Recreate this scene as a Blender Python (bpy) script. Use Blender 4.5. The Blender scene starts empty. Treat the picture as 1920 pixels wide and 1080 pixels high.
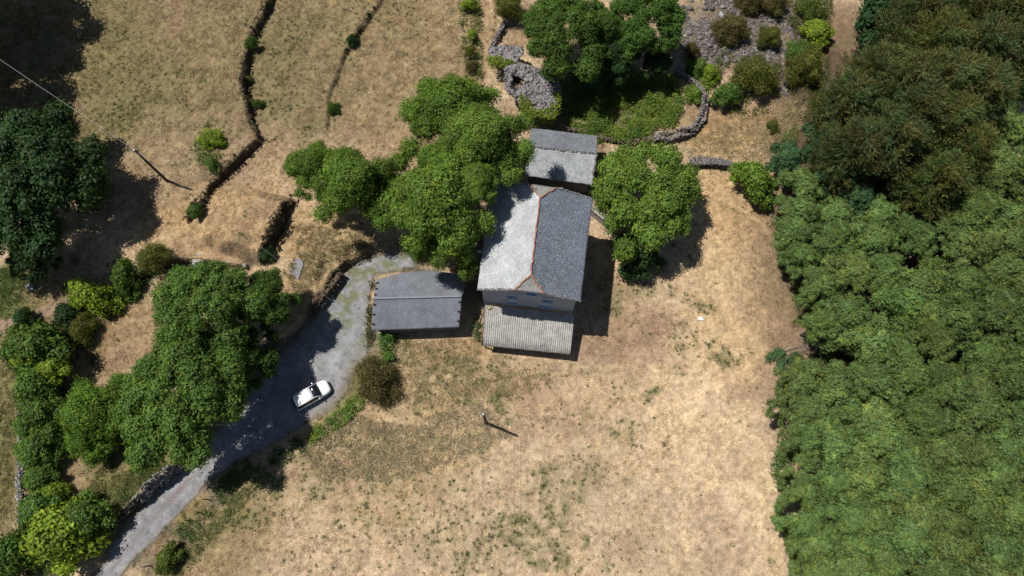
import bpy, math
import numpy as np
sc = bpy.context.scene
# ------------------------------------------------------------------ camera, world, sun, exposure
F = 1280.0; H = 75.0; TILT = math.atan(410.0/F)
ct, st = math.cos(TILT), math.sin(TILT)
cd = bpy.data.cameras.new('camera'); cam = bpy.data.objects.new('camera', cd)
sc.collection.objects.link(cam); sc.camera = cam
cam.location = (0, 0, H); cam.rotation_euler = (TILT, 0, 0)
cd.sensor_width = 36.0; cd.lens = 36.0*F/1920.0; cd.clip_start = 0.5; cd.clip_end = 3000
SUN = np.array([-.45, .18, 1.0]); SUN /= np.linalg.norm(SUN)
elev = math.asin(SUN[2]); azim = math.atan2(SUN[0], SUN[1])
w = bpy.data.worlds.new('World'); sc.world = w; w.use_nodes = True
nt = w.node_tree; bg = nt.nodes['Background']
sky = nt.nodes.new('ShaderNodeTexSky'); sky.sky_type = 'NISHITA'; sky.sun_disc = False
sky.sun_elevation = elev; sky.sun_rotation = azim; sky.altitude = 600
nt.links.new(sky.outputs[0], bg.inputs[0]); bg.inputs[1].default_value = 0.056
sl = bpy.data.lights.new('sun', 'SUN'); sl.energy = 4.6; sl.angle = math.radians(0.5); sl.color = (1, .965, .91)
so = bpy.data.objects.new('sun', sl); sc.collection.objects.link(so)
from mathutils import Vector
so.rotation_euler = Vector(SUN).to_track_quat('Z', 'Y').to_euler(); so.location = (-40, 20, 90)
sc.view_settings.view_transform = 'Standard'; sc.view_settings.look = 'None'
sc.view_settings.exposure = 0.0; sc.view_settings.gamma = 1.0
sc.render.engine = 'CYCLES'
sc.cycles.max_bounces = 4; sc.cycles.diffuse_bounces = 2; sc.cycles.transmission_bounces = 2; sc.cycles.transparent_max_bounces = 4
COL = sc.collection

# ------------------------------------------------------------------ helpers
def at(px, py, z=0.0):
    u = (np.asarray(px, float)-960)/F; v = (540-np.asarray(py, float))/F
    dx, dy, dz = u, st+v*ct, -ct+v*st
    k = (H-z)/-dz
    return dx*k, dy*k
def P(px, py, z=0.0):
    x, y = at(px, py, z); return np.array([float(x), float(y), float(z)])
def hash2(ix, iy, seed):
    n = (ix.astype(np.int64)*374761393 + iy.astype(np.int64)*668265263 + seed*1442695041) & 0xffffffff
    n = ((n ^ (n >> 13))*1274126177) & 0xffffffff
    return ((n ^ (n >> 16)) & 0xffff)/65535.0
def vnoise(x, y, s, seed=0):
    x = np.asarray(x, float)/s; y = np.asarray(y, float)/s
    ix = np.floor(x); iy = np.floor(y); fx = x-ix; fy = y-iy
    fx = fx*fx*(3-2*fx); fy = fy*fy*(3-2*fy)
    a = hash2(ix, iy, seed); b = hash2(ix+1, iy, seed); c = hash2(ix, iy+1, seed); d = hash2(ix+1, iy+1, seed)
    return (a*(1-fx)+b*fx)*(1-fy)+(c*(1-fx)+d*fx)*fy
def fbm(x, y, s, seed=0, o=4):
    t = 0; a = 1; q = 0
    for i in range(o):
        t = t+a*vnoise(x, y, s, seed+i*17); q += a; a *= .55; s *= .5
    return t/q
def srgb(r, g, b):
    f = lambda c: (c/255/12.92) if c/255 < .04045 else ((c/255+.055)/1.055)**2.4
    return np.array([f(r), f(g), f(b)])
def tag(o, label=None, cat=None, group=None, kind=None):
    if label: o['label'] = label
    if cat: o['category'] = cat
    if group: o['group'] = group
    if kind: o['kind'] = kind
    return o
def empty(name, loc, label, cat, group=None, rz=0):
    o = bpy.data.objects.new(name, None); COL.objects.link(o); o.location = loc; o.rotation_euler = (0, 0, rz)
    o.empty_display_size = .3
    return tag(o, label, cat, group)
def mk(name, V, Fs, mat=None, col=None, smooth=False):
    """mesh from arrays; Fs = array (n,k) or list of arrays"""
    me = bpy.data.meshes.new(name)
    if not isinstance(Fs, list): Fs = [Fs]
    Fs = [np.asarray(f, np.int32) for f in Fs if len(f)]
    V = np.asarray(V, np.float32)
    me.vertices.add(len(V)); me.vertices.foreach_set('co', V.ravel())
    loops = np.concatenate([f.ravel() for f in Fs]); tot = np.concatenate([np.full(len(f), f.shape[1], np.int32) for f in Fs])
    start = np.concatenate([[0], np.cumsum(tot)[:-1]]).astype(np.int32)
    me.loops.add(len(loops)); me.loops.foreach_set('vertex_index', loops.astype(np.int32))
    me.polygons.add(len(tot)); me.polygons.foreach_set('loop_start', start); me.polygons.foreach_set('loop_total', tot)
    if smooth: me.polygons.foreach_set('use_smooth', np.ones(len(tot), bool))
    if col is not None:
        a = me.color_attributes.new('Col', 'FLOAT_COLOR', 'POINT')
        c = np.ones((len(V), 4), np.float32); c[:, :3] = col; a.data.foreach_set('color', c.ravel())
    me.update(calc_edges=True)
    if mat: me.materials.append(mat)
    return me
def link(name, me, parent=None, loc=None, color=None):
    o = bpy.data.objects.new(name, me); COL.objects.link(o)
    if parent is not None: o.parent = parent
    if loc is not None: o.location = loc
    if color is not None: o.color = (*color, 1)
    return o
class MB:
    """collects polygons for ONE mesh"""
    def __init__(s): s.v = []; s.f = []
    def add(s, V, Fs):
        n = len(s.v); s.v += [tuple(map(float, p)) for p in V]; s.f += [tuple(i+n for i in f) for f in Fs]
    def box(s, a, b, rz=0, c=None):
        x0, y0, z0 = a; x1, y1, z1 = b
        V = [(x0,y0,z0),(x1,y0,z0),(x1,y1,z0),(x0,y1,z0),(x0,y0,z1),(x1,y0,z1),(x1,y1,z1),(x0,y1,z1)]
        s.add(V, [(0,3,2,1),(4,5,6,7),(0,1,5,4),(1,2,6,5),(2,3,7,6),(3,0,4,7)])
    def frame(s, o, ex, ey, ez, a, b):
        """box in local frame"""
        o, ex, ey, ez = map(np.asarray, (o, ex, ey, ez)); V = []
        for z in (a[2], b[2]):
            for x, y in ((a[0],a[1]),(b[0],a[1]),(b[0],b[1]),(a[0],b[1])): V.append(o+ex*x+ey*y+ez*z)
        s.add(V, [(0,3,2,1),(4,5,6,7),(0,1,5,4),(1,2,6,5),(2,3,7,6),(3,0,4,7)])
    def tube(s, pts, rad, n=7, cap=True):
        pts = [np.array(p, float) for p in pts]
        if np.isscalar(rad): rad = [rad]*len(pts)
        V = []; prev = None
        for i, p in enumerate(pts):
            d = pts[min(i+1, len(pts)-1)]-pts[max(i-1, 0)]; d /= np.linalg.norm(d)+1e-9
            if prev is None:
                h = np.array([1., 0, 0]) if abs(d[0]) < .8 else np.array([0, 1., 0])
                u = np.cross(d, h)
            else: u = prev-d*(prev@d)
            u /= np.linalg.norm(u)+1e-9; prev = u; v = np.cross(d, u)
            for k in range(n):
                a = 2*math.pi*k/n; V.append(p+(u*math.cos(a)+v*math.sin(a))*rad[i])
        fs = []
        for i in range(len(pts)-1):
            for k in range(n):
                a = i*n+k; b = i*n+(k+1) % n; fs.append((a, b, b+n, a+n))
        if cap: fs.append(tuple(range(n))[::-1]); fs.append(tuple(range((len(pts)-1)*n, len(pts)*n)))
        s.add(V, fs)
    def mesh(s, name, mat, smooth=False):
        me = bpy.data.meshes.new(name); me.from_pydata(s.v, [], s.f); me.materials.append(mat); me.update()
        if smooth: me.polygons.foreach_set('use_smooth', [True]*len(me.polygons))
        return me
    def build(s, name, mat, parent=None, smooth=False, loc=None): return link(name, s.mesh(name, mat, smooth), parent, loc)

# ------------------------------------------------------------------ materials
def newmat(name):
    m = bpy.data.materials.new(name); m.use_nodes = True; return m, m.node_tree, m.node_tree.nodes['Principled BSDF']
def N(t, typ, **k):
    n = t.nodes.new(typ)
    for a, b in k.items(): setattr(n, a, b)
    return n
def noise(t, scale, detail=4, rough=.55, src=None, dist=0):
    n = N(t, 'ShaderNodeTexNoise'); n.inputs['Scale'].default_value = scale; n.inputs['Detail'].default_value = detail
    n.inputs['Roughness'].default_value = rough; n.inputs['Distortion'].default_value = dist
    if src is None:
        g = N(t, 'ShaderNodeNewGeometry'); src = g.outputs['Position']
    t.links.new(src, n.inputs['Vector']); return n.outputs[0]
def ramp(t, src, stops):
    r = N(t, 'ShaderNodeValToRGB'); e = r.color_ramp.elements
    while len(e) < len(stops): e.new(.5)
    for x, (p, c) in zip(e, stops): x.position = p; x.color = (*c, 1) if not np.isscalar(c) else (c, c, c, 1)
    t.links.new(src, r.inputs[0]); return r.outputs[0]
def mix(t, fac, a, b, mode='MIX'):
    m = N(t, 'ShaderNodeMix', data_type='RGBA', blend_type=mode)
    for sck, val in ((m.inputs[0], fac), (m.inputs[6], a), (m.inputs[7], b)):
        if hasattr(val, 'is_linked'): t.links.new(val, sck)
        elif np.isscalar(val): sck.default_value = val
        else: sck.default_value = (*val, 1)
    return m.outputs[2]
def bump(t, bs, h, strength=.5, dist=.05):
    b = N(t, 'ShaderNodeBump'); b.inputs['Strength'].default_value = strength; b.inputs['Distance'].default_value = dist
    t.links.new(h, b.inputs['Height']); t.links.new(b.outputs[0], bs.inputs['Normal'])
def simple(name, a, b=None, scale=3, rough=.8, bs_=.3, bd=.03, spec=.3, metal=0):
    m, t, s = newmat(name); b = b if b is not None else [c*.7 for c in a]
    n = noise(t, scale); t.links.new(ramp(t, n, [(.3, b), (.7, a)]), s.inputs['Base Color'])
    s.inputs['Roughness'].default_value = rough; s.inputs['Specular IOR Level'].default_value = spec; s.inputs['Metallic'].default_value = metal
    if bs_: bump(t, s, noise(t, scale*6), bs_, bd)
    return m
def slate(name, a, b, lichen, amount, row=.16, rough=.7, joint=.45):
    """slate roof, courses follow UV-like object attribute 'Col' (r=along, g=up the slope) in metres"""
    m, t, s = newmat(name)
    at_ = N(t, 'ShaderNodeAttribute', attribute_name='Col')
    br = N(t, 'ShaderNodeTexBrick'); br.offset = .5
    br.inputs['Scale'].default_value = 1.0; br.inputs['Brick Width'].default_value = row*1.4; br.inputs['Row Height'].default_value = row
    br.inputs['Mortar Size'].default_value = .012; br.inputs['Mortar Smooth'].default_value = .3
    br.inputs['Color1'].default_value = (*a, 1); br.inputs['Color2'].default_value = (*b, 1)
    br.inputs['Mortar'].default_value = (*[c*joint for c in b], 1); br.inputs['Bias'].default_value = 0
    dis = N(t, 'ShaderNodeVectorMath', operation='ADD'); sc_ = N(t, 'ShaderNodeVectorMath', operation='SCALE'); sc_.inputs['Scale'].default_value = .09
    nn = N(t, 'ShaderNodeTexNoise'); nn.inputs['Scale'].default_value = 3.0
    t.links.new(at_.outputs['Vector'], nn.inputs['Vector']); t.links.new(nn.outputs['Color'], sc_.inputs[0])
    t.links.new(at_.outputs['Vector'], dis.inputs[0]); t.links.new(sc_.outputs[0], dis.inputs[1]); t.links.new(dis.outputs[0], br.inputs['Vector'])
    big = ramp(t, noise(t, .55, 5, .6), [(.3, .72), (.7, 1.2)])
    c = mix(t, 1.0, br.outputs['Color'], big, 'MULTIPLY')
    vor = N(t, 'ShaderNodeTexVoronoi'); vor.inputs['Scale'].default_value = 3.0
    g = N(t, 'ShaderNodeNewGeometry'); t.links.new(g.outputs['Position'], vor.inputs['Vector'])
    spots = ramp(t, vor.outputs['Distance'], [(.10, 1.0), (.24, 0.0)])
    gate = ramp(t, noise(t, 1.3, 3), [(.62-amount*.2, 0.0), (.72-amount*.1, 1.0)])
    f = mix(t, 1.0, spots, gate, 'MULTIPLY'); c = mix(t, f, c, lichen)
    fine = ramp(t, noise(t, 9, 4, .7), [(.60-.12*amount, 0.0), (.72, .55*amount)]); c = mix(t, fine, c, lichen)
    t.links.new(c, s.inputs['Base Color']); s.inputs['Roughness'].default_value = rough; s.inputs['Specular IOR Level'].default_value = .3
    hh = mix(t, .5, br.outputs['Fac'], noise(t, 7, 5, .7)); bump(t, s, hh, .55, .04)
    return m
def leafmat(name, trans=.28, rough=.6, spec=.2):
    m, t, s = newmat(name)
    at_ = N(t, 'ShaderNodeAttribute', attribute_name='Col'); oi = N(t, 'ShaderNodeObjectInfo')
    c = mix(t, 1.0, at_.outputs['Color'], oi.outputs['Color'], 'MULTIPLY')
    t.links.new(c, s.inputs['Base Color']); s.inputs['Roughness'].default_value = rough; s.inputs['Specular IOR Level'].default_value = spec
    tr = N(t, 'ShaderNodeBsdfTranslucent'); t.links.new(mix(t, 1.0, c, (1.5, 1.6, .5), 'MULTIPLY'), tr.inputs[0])
    ms = N(t, 'ShaderNodeMixShader'); ms.inputs[0].default_value = trans
    t.links.new(s.outputs[0], ms.inputs[1]); t.links.new(tr.outputs[0], ms.inputs[2])
    t.links.new(ms.outputs[0], t.nodes['Material Output'].inputs[0])
    return m
def colmat(name, n1=6, amt=(.75, 1.2), rough=.95, bs_=.5, bd=.06, n2=28):
    """vertex colour (soil colour plus some painted shade) times fine noise"""
    m, t, s = newmat(name)
    at_ = N(t, 'ShaderNodeAttribute', attribute_name='Col')
    a = ramp(t, noise(t, n1, 5, .7), [(.3, amt[0]), (.7, amt[1])])
    b = ramp(t, noise(t, n2, 3, .6, dist=.6), [(.32, amt[0]), (.68, amt[1])])
    c = mix(t, 1.0, mix(t, 1.0, at_.outputs['Color'], a, 'MULTIPLY'), b, 'MULTIPLY')
    t.links.new(c, s.inputs['Base Color']); s.inputs['Roughness'].default_value = rough; s.inputs['Specular IOR Level'].default_value = .1
    bump(t, s, noise(t, n1*1.5, 6, .75), bs_, bd); return m
M = {}
M['ground'] = colmat('soil_and_dry_grass', 2.6, (.74, 1.22), n2=11, bs_=.8, bd=.12)
M['gravel'] = colmat('gravel', 3.0, (.78, 1.18), n2=16, bs_=.6, bd=.05)
M['rockcol'] = colmat('stone_blocks', 5, (.7, 1.2), bs_=.5, bd=.05)
M['leaf'] = leafmat('leaves'); M['grassblade'] = leafmat('grass_blades', .15, .8, .1)
M['bark'] = simple('bark', (.16, .13, .10), (.07, .055, .04), 4, .9)
M['palebark'] = simple('pale_bark', (.50, .46, .40), (.27, .24, .20), 3, .8)
M['dead'] = simple('dead_wood', (.40, .36, .31), (.22, .19, .16), 5, .9)
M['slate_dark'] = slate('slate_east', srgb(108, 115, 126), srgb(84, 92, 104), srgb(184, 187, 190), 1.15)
M['slate_pale'] = slate('slate_west', srgb(196, 198, 198), srgb(168, 172, 176), srgb(215, 215, 208), 1.0)  # paler base tones than the right slope, plus lichen spots
M['slate_hip'] = slate('slate_hip', srgb(150, 148, 142), srgb(125, 126, 126), srgb(190, 186, 170), 1.0)
M['slate_barn'] = slate('slate_new', srgb(126, 129, 137), srgb(112, 116, 125), srgb(166, 168, 172), .9, .12, .7, .8)
M['slate_shed_n'] = slate('slate_shed_back', srgb(128, 132, 138), srgb(108, 112, 119), srgb(160, 160, 158), .7, .2)
M['slate_shed_s'] = slate('slate_shed_front', srgb(172, 175, 178), srgb(146, 150, 155), srgb(195, 195, 190), 1.0, .2)
M['slate_edge'] = simple('rough_slate', (.30, .29, .28), (.07, .07, .07), 6, .85)
M['slate_gap'] = simple('hook', (.02, .02, .022), None, 6, .8)
M['tile'] = simple('ridge_tile', srgb(190, 136, 116), srgb(150, 104, 88), 5, .85)
M['ridge'] = simple('zinc_ridge', srgb(152, 155, 160), srgb(126, 130, 136), 4, .5)
M['wallgrey'] = simple('grey_render', srgb(158, 168, 182), srgb(134, 144, 158), 1.5, .9)
M['wallstone'] = simple('stone_wall', srgb(135, 128, 118), srgb(84, 80, 75), 5, .95, .7, .08)
M['blue'] = simple('blue_paint', srgb(158, 182, 204), srgb(138, 164, 192), 8, .5)
M['glass'] = simple('window_glass', (.02, .025, .035), (.012, .015, .02), 2, .1, 0, spec=.6)
M['shutter'] = simple('pale_shutter', srgb(176, 182, 192), srgb(158, 166, 178), 4, .7, 0)
M['wood'] = simple('weathered_wood', srgb(150, 138, 122), srgb(96, 86, 74), 7, .9)
M['polewood'] = simple('pole_wood', srgb(92, 80, 72), srgb(60, 52, 47), 6, .9)
M['concrete'] = simple('concrete', srgb(176, 172, 164), srgb(140, 136, 128), 4, .9)
M['metalgrey'] = simple('galvanised', (.45, .46, .48), (.3, .31, .33), 6, .45, 0, metal=.4)
M['white'] = simple('white_plastic', (.82, .82, .80), (.7, .7, .68), 6, .6)
M['cable'] = simple('cable', (.22, .22, .23), (.16, .16, .17), 6, .5, 0)
M['cable_pale'] = simple('pale_cable', (.45, .46, .48), (.4, .4, .42), 6, .5, 0)
m, t, s = newmat('fibre_cement'); M['corr'] = m
c = ramp(t, noise(t, 1.1, 6, .7), [(.25, srgb(142, 138, 133)), (.55, srgb(178, 175, 169)), (.8, srgb(196, 193, 188))])
sp = ramp(t, noise(t, 6, 4, .8), [(.35, srgb(110, 104, 98)), (.5, (1, 1, 1))])
t.links.new(mix(t, .6, c, sp, 'MULTIPLY'), s.inputs['Base Color']); s.inputs['Roughness'].default_value = .9
m, t, s = newmat('car_paint'); M['paint'] = m
s.inputs['Base Color'].default_value = (.84, .85, .86, 1); s.inputs['Roughness'].default_value = .3; s.inputs['Coat Weight'].default_value = .6; s.inputs['Coat Roughness'].default_value = .05
t.links.new(ramp(t, noise(t, 3, 5), [(.3, (.80, .81, .82)), (.7, (.87, .87, .88))]), s.inputs['Base Color'])
M['carglass'] = simple('car_glass', (.012, .016, .022), (.01, .012, .016), 2, .06, 0, spec=.8)
M['tyre'] = simple('tyre', (.02, .02, .02), None, 9, .9)
M['trim'] = simple('black_trim', (.03, .03, .032), None, 9, .6, 0)
M['red'] = simple('red_lamp', (.45, .02, .02), None, 9, .25, 0)
M['lamp'] = simple('headlamp', (.6, .62, .65), None, 9, .15, 0, spec=.8)
M['yellow'] = simple('yellow', (.7, .6, .08), None, 9, .7, 0)

# ------------------------------------------------------------------ terrain
FAULTS = [  # polylines in photo coordinates (top edges of the terrace steps), height of the drop, walking so the high side is on the LEFT/west
 ([(520,-60),(505,0),(480,50),(462,110),(455,160),(468,215),(486,265),(440,300),(405,340),(380,385),(350,425)], 1.0),
 ([(730,-40),(712,0),(688,30),(662,68),(642,105),(615,180),(606,250)], .5),
 ([(560,285),(535,305),(520,322)], .5),
 ([(549,366),(538,395),(528,420),(508,455),(487,500)], 1.9),
 ([(700,468),(655,492),(625,512),(600,560),(560,622),(500,650),(440,720),(395,800),(330,878),(285,912),(250,945),(205,975),(150,1030),(90,1100)], 1.2),
 ([(470,500),(400,492),(340,486),(290,500),(235,530),(175,560),(130,600)], 1.2),
 ([(60,600),(130,625),(160,668),(165,700)], .8),
 ([(1230,255),(1300,245),(1322,215),(1322,180),(1300,150),(1275,130)], -.5),
]
FW = []
for pl, h in FAULTS:
    x, y = at([p[0] for p in pl], [p[1] for p in pl], 1.0 if h > 0 else .5); FW.append((np.stack([x, y], 1), h))
def polydist(x, y, pl):
    """distance, side (+1 left of travel), arclength position and total"""
    best = np.full(x.shape, 1e9); side = np.zeros(x.shape); tt = np.zeros(x.shape); acc = 0
    for a, b in zip(pl[:-1], pl[1:]):
        d = b-a; L = np.hypot(*d); 
        u = np.clip(((x-a[0])*d[0]+(y-a[1])*d[1])/(L*L), 0, 1)
        ex = x-(a[0]+u*d[0]); ey = y-(a[1]+u*d[1]); dist = np.hypot(ex, ey)
        cr = d[0]*ey-d[1]*ex
        m = dist < best-1e-6; best[m] = dist[m]; side[m] = np.sign(cr)[m]; tt[m] = (acc+u*L)[m]; acc += L
    return best, side, tt, acc
def gz(x, y):
    x = np.atleast_1d(np.asarray(x, float)); y = np.atleast_1d(np.asarray(y, float))
    z = (fbm(x, y, 14, 5, 3)-.5)*.5 + (fbm(x, y, 2.5, 9, 3)-.5)*.12
    wob = (fbm(x, y, 1.6, 3, 3)-.5)*1.7
    # travel direction of the lists is downwards (screen), so the west side is on the RIGHT of travel
    for pl, h in FW:
        d, s_, t_, L = polydist(x, y, pl)
        end = np.clip(np.minimum(t_, L-t_)/1.5, 0, 1); 
        q = np.clip((-s_*d+wob*.35)/.13, -1, 1)
        k = .5+.5*q; k = k*k*(3-2*k)
        R = np.where(q > 0, 7.0, 3.5)
        z = z + h*(.62+.75*fbm(x, y, 2.2, 19, 2))*(k*np.exp(-(np.maximum(d-1, 0)/R)**2)*(q > -1) if True else 0)*np.where(end < 1, end, 1)
    z = z*np.clip((np.hypot(x-2.5, y-26)-7)/4, .05, 1)   # level yard under the house
    far = np.hypot(x, y-25); z = z+np.maximum(far-110, 0)*.04
    return z
def gp(px, py, dz=0.0):
    z = 0.0
    for _ in range(4):
        x, y = at(px, py, z+dz); z = float(gz(x, y)[0])
    return np.array([float(x), float(y), z+dz])
# colour blobs: (px, py, rx, ry, (r,g,b) sRGB, weight)
STRAW = (186, 163, 133)
BL = [
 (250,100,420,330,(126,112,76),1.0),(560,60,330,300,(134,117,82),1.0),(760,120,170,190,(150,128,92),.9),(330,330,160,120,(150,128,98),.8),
 (430,430,160,90,(176,146,104),.9),(620,440,110,70,(172,144,100),.7),(560,330,120,90,(170,142,106),.6),
 (60,640,150,160,(126,108,80),.9),(250,640,130,80,(148,122,86),.8),(300,920,160,110,(128,120,68),1.0),(15,760,60,330,(128,116,74),1.0),
 (20,540,55,60,(92,104,50),.9),(380,980,110,130,(150,128,86),.8),(700,800,190,130,(180,154,114),.7),(600,880,160,100,(176,150,114),.6),
 (1000,700,260,90,(176,148,112),.5),(1180,640,100,60,(160,130,102),.8),(1150,560,50,70,(158,132,100),.8),(860,650,110,30,(168,138,98),.6),
 (1400,860,160,240,(206,178,142),.7),(1390,560,110,160,(196,164,120),.7),(1380,380,90,90,(190,156,112),.8),(1360,1010,50,60,(166,138,114),.5),
 (1380,240,150,60,(178,148,104),1.0),(1350,215,60,40,(150,124,88),.7),(1150,185,150,95,(96,104,48),1.0),(1270,190,60,60,(150,128,98),.8),
 (1400,60,190,110,(126,114,98),1.0),(1600,120,150,150,(140,112,84),.9),(990,60,60,60,(156,130,94),.7),(900,90,40,120,(168,140,102),.7),
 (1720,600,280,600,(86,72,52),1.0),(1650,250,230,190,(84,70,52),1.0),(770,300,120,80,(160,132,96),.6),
 (790,480,60,30,(140,122,98),.8),(680,640,50,70,(138,124,100),.9),(350,985,30,30,(136,120,98),.9),(395,930,30,30,(136,120,98),.9),(290,1045,35,30,(136,120,98),.9),(960,460,90,160,(110,98,82),.8),
 (580,560,70,60,(158,132,92),.7),(650,730,45,60,(112,118,58),.8),(1100,340,60,60,(130,112,86),.7),(770,508,75,12,(104,98,78),1.0),  # last blob: dark strip behind the barn, tree shade painted into the ground
]
GREENS = [(400,270,28,45,.9),(240,212,60,30,.7),(385,165,25,14,.5),(290,160,90,60,.3),(200,110,60,90,.3),(560,60,60,40,.35),(520,110,60,70,.35),(540,195,60,50,.4),(570,230,50,30,.4),(660,60,40,70,.35),(750,35,60,40,.3),
 (925,735,22,16,.9),(948,772,16,20,.7),(1235,745,15,15,1.0),(1320,585,26,16,.9),(1200,545,35,25,.5),(1265,555,30,18,.6),(1345,655,28,18,.8),(1290,655,25,20,.5),(1000,968,40,22,.8),(985,1010,60,40,.6),
 (1060,930,50,40,.6),(1100,1015,16,22,1.0),(965,1020,10,10,1.0),(870,1050,60,25,.5),(1010,1050,40,20,.8),(880,835,22,18,.7),(795,845,30,22,.6),(700,860,50,40,.55),(620,840,70,40,.6),(820,760,60,30,.6),(850,700,80,40,.6),(780,670,70,30,.6),(720,900,60,60,.4),
 (680,970,22,20,.6),(1170,800,30,28,.5),(1120,880,40,30,.35),(600,900,50,60,.45),(1150,560,25,30,.5),(860,1000,80,50,.35),(800,950,80,60,.35),(330,590,40,30,.7),(270,560,40,25,.6),(330,200,40,20,.4),(250,905,70,50,.8),(330,960,40,40,.4),(470,890,40,30,.8),(430,960,35,40,.7),(360,1010,40,30,.6),(10,800,30,90,.7),(15,560,50,60,.9),
 (1400,70,60,40,.3),(1250,190,50,40,.5),(740,660,25,40,.7),(830,560,40,30,.2),(930,640,30,25,.4),(640,450,50,35,.35),(585,500,40,30,.4)]
def gcol(x, y):
    x = np.asarray(x, float); y = np.asarray(y, float)
    wx = x+(fbm(x, y, 5, 21, 3)-.5)*5; wy = y+(fbm(x, y, 5, 31, 3)-.5)*5
    c = np.tile(srgb(*STRAW), (len(x), 1))
    far = np.clip((np.hypot(x, y-25)-75)/20, 0, 1)[:, None]
    for px, py, rx, ry, col, wt in BL:
        cx, cy = at(px, py); k = 1280/76.0
        d = ((wx-cx)/(rx/k))**2+((wy-cy)/(ry/k))**2
        a = (wt*np.clip(1.35-d*.85, 0, 1))[:, None]
        cc_ = srgb(*col); c = c*(1-a)+(cc_*.86+cc_.mean()*np.array([1.08, 1.0, .86])*.14)*a
    n = fbm(x, y, 3.2, 41, 4)[:, None]; n2 = fbm(x, y, 1.0, 51, 4)[:, None]; n3 = fbm(x, y, 9, 61, 3)[:, None]
    n4 = fbm(x, y, .55, 57, 3)[:, None]; n5 = fbm(x, y, .3, 58, 1)[:, None]; c = c*(.92+.16*n)*(.85+.30*n2)*(.74+.52*n4)*(.8+.4*n5)*1.04
    c = c*(1+(n3-.5)*np.array([.22, .18, .14]))
    br = np.clip((fbm(x, y, 4, 71, 4)-.60)*6, 0, 1)[:, None]; c = c*(1-br*.45)+srgb(150, 122, 102)*br*.45
    g = np.zeros(len(x))
    for px, py, rx, ry, wt in GREENS:
        cx, cy = at(px, py); k = 1280/76.0
        d = ((wx-cx)/(rx/k))**2+((wy-cy)/(ry/k))**2
        g = np.maximum(g, wt*np.clip(1.5-d, 0, 1))
    g = g*np.clip((fbm(x, y, .8, 81, 3)-.33)*4, .1, 1)
    g = np.maximum(g, np.clip((fbm(x, y, 1.4, 91, 5)-.66)*5, 0, .28)); g = g[:, None]*.8
    c = c*(1-g)+np.array([.155, .160, .062])*(.7+.6*n2)*g
    c = c*(1-far)+np.array([.16, .14, .075])*far*(.6+.8*n)
    return np.clip(c, .01, 1), g[:, 0]
def axis(lo, hi, step, far):
    a = list(np.arange(lo, hi+1e-6, step)); s_ = step
    l = [a[0]]; 
    while l[-1] > -far: s_ *= 1.16; l.append(l[-1]-s_)
    s_ = step; r = [a[-1]]
    while r[-1] < far: s_ *= 1.16; r.append(r[-1]+s_)
    return np.array(l[1:][::-1]+a+r[1:])
xs = axis(-80, 80, .2, 900); ys = axis(-18, 76, .2, 900)
X, Y = np.meshgrid(xs, ys); X = X.ravel(); Y = Y.ravel()
Z = gz(X, Y); C, G_ = gcol(X, Y)
nx = len(xs); I, J = np.meshgrid(np.arange(nx-1), np.arange(len(ys)-1)); I = I.ravel(); J = J.ravel()
Q = np.stack([J*nx+I, J*nx+I+1, (J+1)*nx+I+1, (J+1)*nx+I], 1)
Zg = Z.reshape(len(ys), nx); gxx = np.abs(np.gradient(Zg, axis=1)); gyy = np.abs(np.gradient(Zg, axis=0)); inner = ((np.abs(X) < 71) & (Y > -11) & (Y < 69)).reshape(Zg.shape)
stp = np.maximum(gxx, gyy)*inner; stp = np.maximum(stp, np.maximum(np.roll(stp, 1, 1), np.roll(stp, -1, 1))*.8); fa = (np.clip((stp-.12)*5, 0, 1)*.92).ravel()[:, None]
C = C*(1-fa)+srgb(66, 60, 46)*(.5+.9*fbm(X, Y, .5, 77, 3))[:, None]*fa   # steep terrace faces darkened: their shade is painted into the earth colour
# road and path outlines (photo coordinates)
RR = [(196,1110),(259,1041),(292,1009),(343,952),(392,905),(436,870),(500,838),(560,802),(620,768),(650,735),(664,700),(688,668),(690,640),(688,600),(692,550),(703,515),(738,506),(778,502)]
RL = [(135,1120),(180,1072),(222,1000),(262,952),(302,912),(345,876),(385,830),(430,760),(480,700),(530,650),(572,605),(606,558),(636,520),(670,493),(712,478),(750,474),(765,476),(780,484)]
PL_ = [(-40,612),(0,603),(60,585),(110,566),(160,545),(210,515)]; PR_ = [(-40,640),(0,628),(60,608),(110,588),(150,565),(205,535)]
def resample(pl, n):
    pl = np.array(pl, float); d = np.concatenate([[0], np.cumsum(np.hypot(*(pl[1:]-pl[:-1]).T))]); s_ = np.linspace(0, d[-1], n)
    return np.stack([np.interp(s_, d, pl[:, 0]), np.interp(s_, d, pl[:, 1])], 1)
def ribbon(Lp, Rp, n, m_, lift, jit, ramps=True):
    a = resample(Lp, n); b = resample(Rp, n)
    ax, ay = at(a[:, 0], a[:, 1]); bx, by = at(b[:, 0], b[:, 1])
    A = np.stack([ax, ay], 1); B = np.stack([bx, by], 1)
    u = np.linspace(0, 1, m_); j1 = (fbm(ax, ay, 1.2, 7, 4)-.5)*jit; j2 = (fbm(bx, by, 1.2, 8, 4)-.5)*jit
    W = np.hypot(*(B-A).T); U = (u[None, :]*(1-j2[:, None]/W[:, None]-(-j1[:, None]/W[:, None]))-j1[:, None]/W[:, None])
    Pp = A[:, None, :]*(1-U[..., None])+B[:, None, :]*U[..., None]
    x = Pp[..., 0].ravel(); y = Pp[..., 1].ravel(); sv = np.repeat(np.linspace(0, 1, n), m_); uv = np.tile(u, n)
    I, J = np.meshgrid(np.arange(m_-1), np.arange(n-1)); I = I.ravel(); J = J.ravel()
    q = np.stack([J*m_+I, J*m_+I+1, (J+1)*m_+I+1, (J+1)*m_+I], 1)
    return x, y, sv, uv, q, A, B
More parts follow.
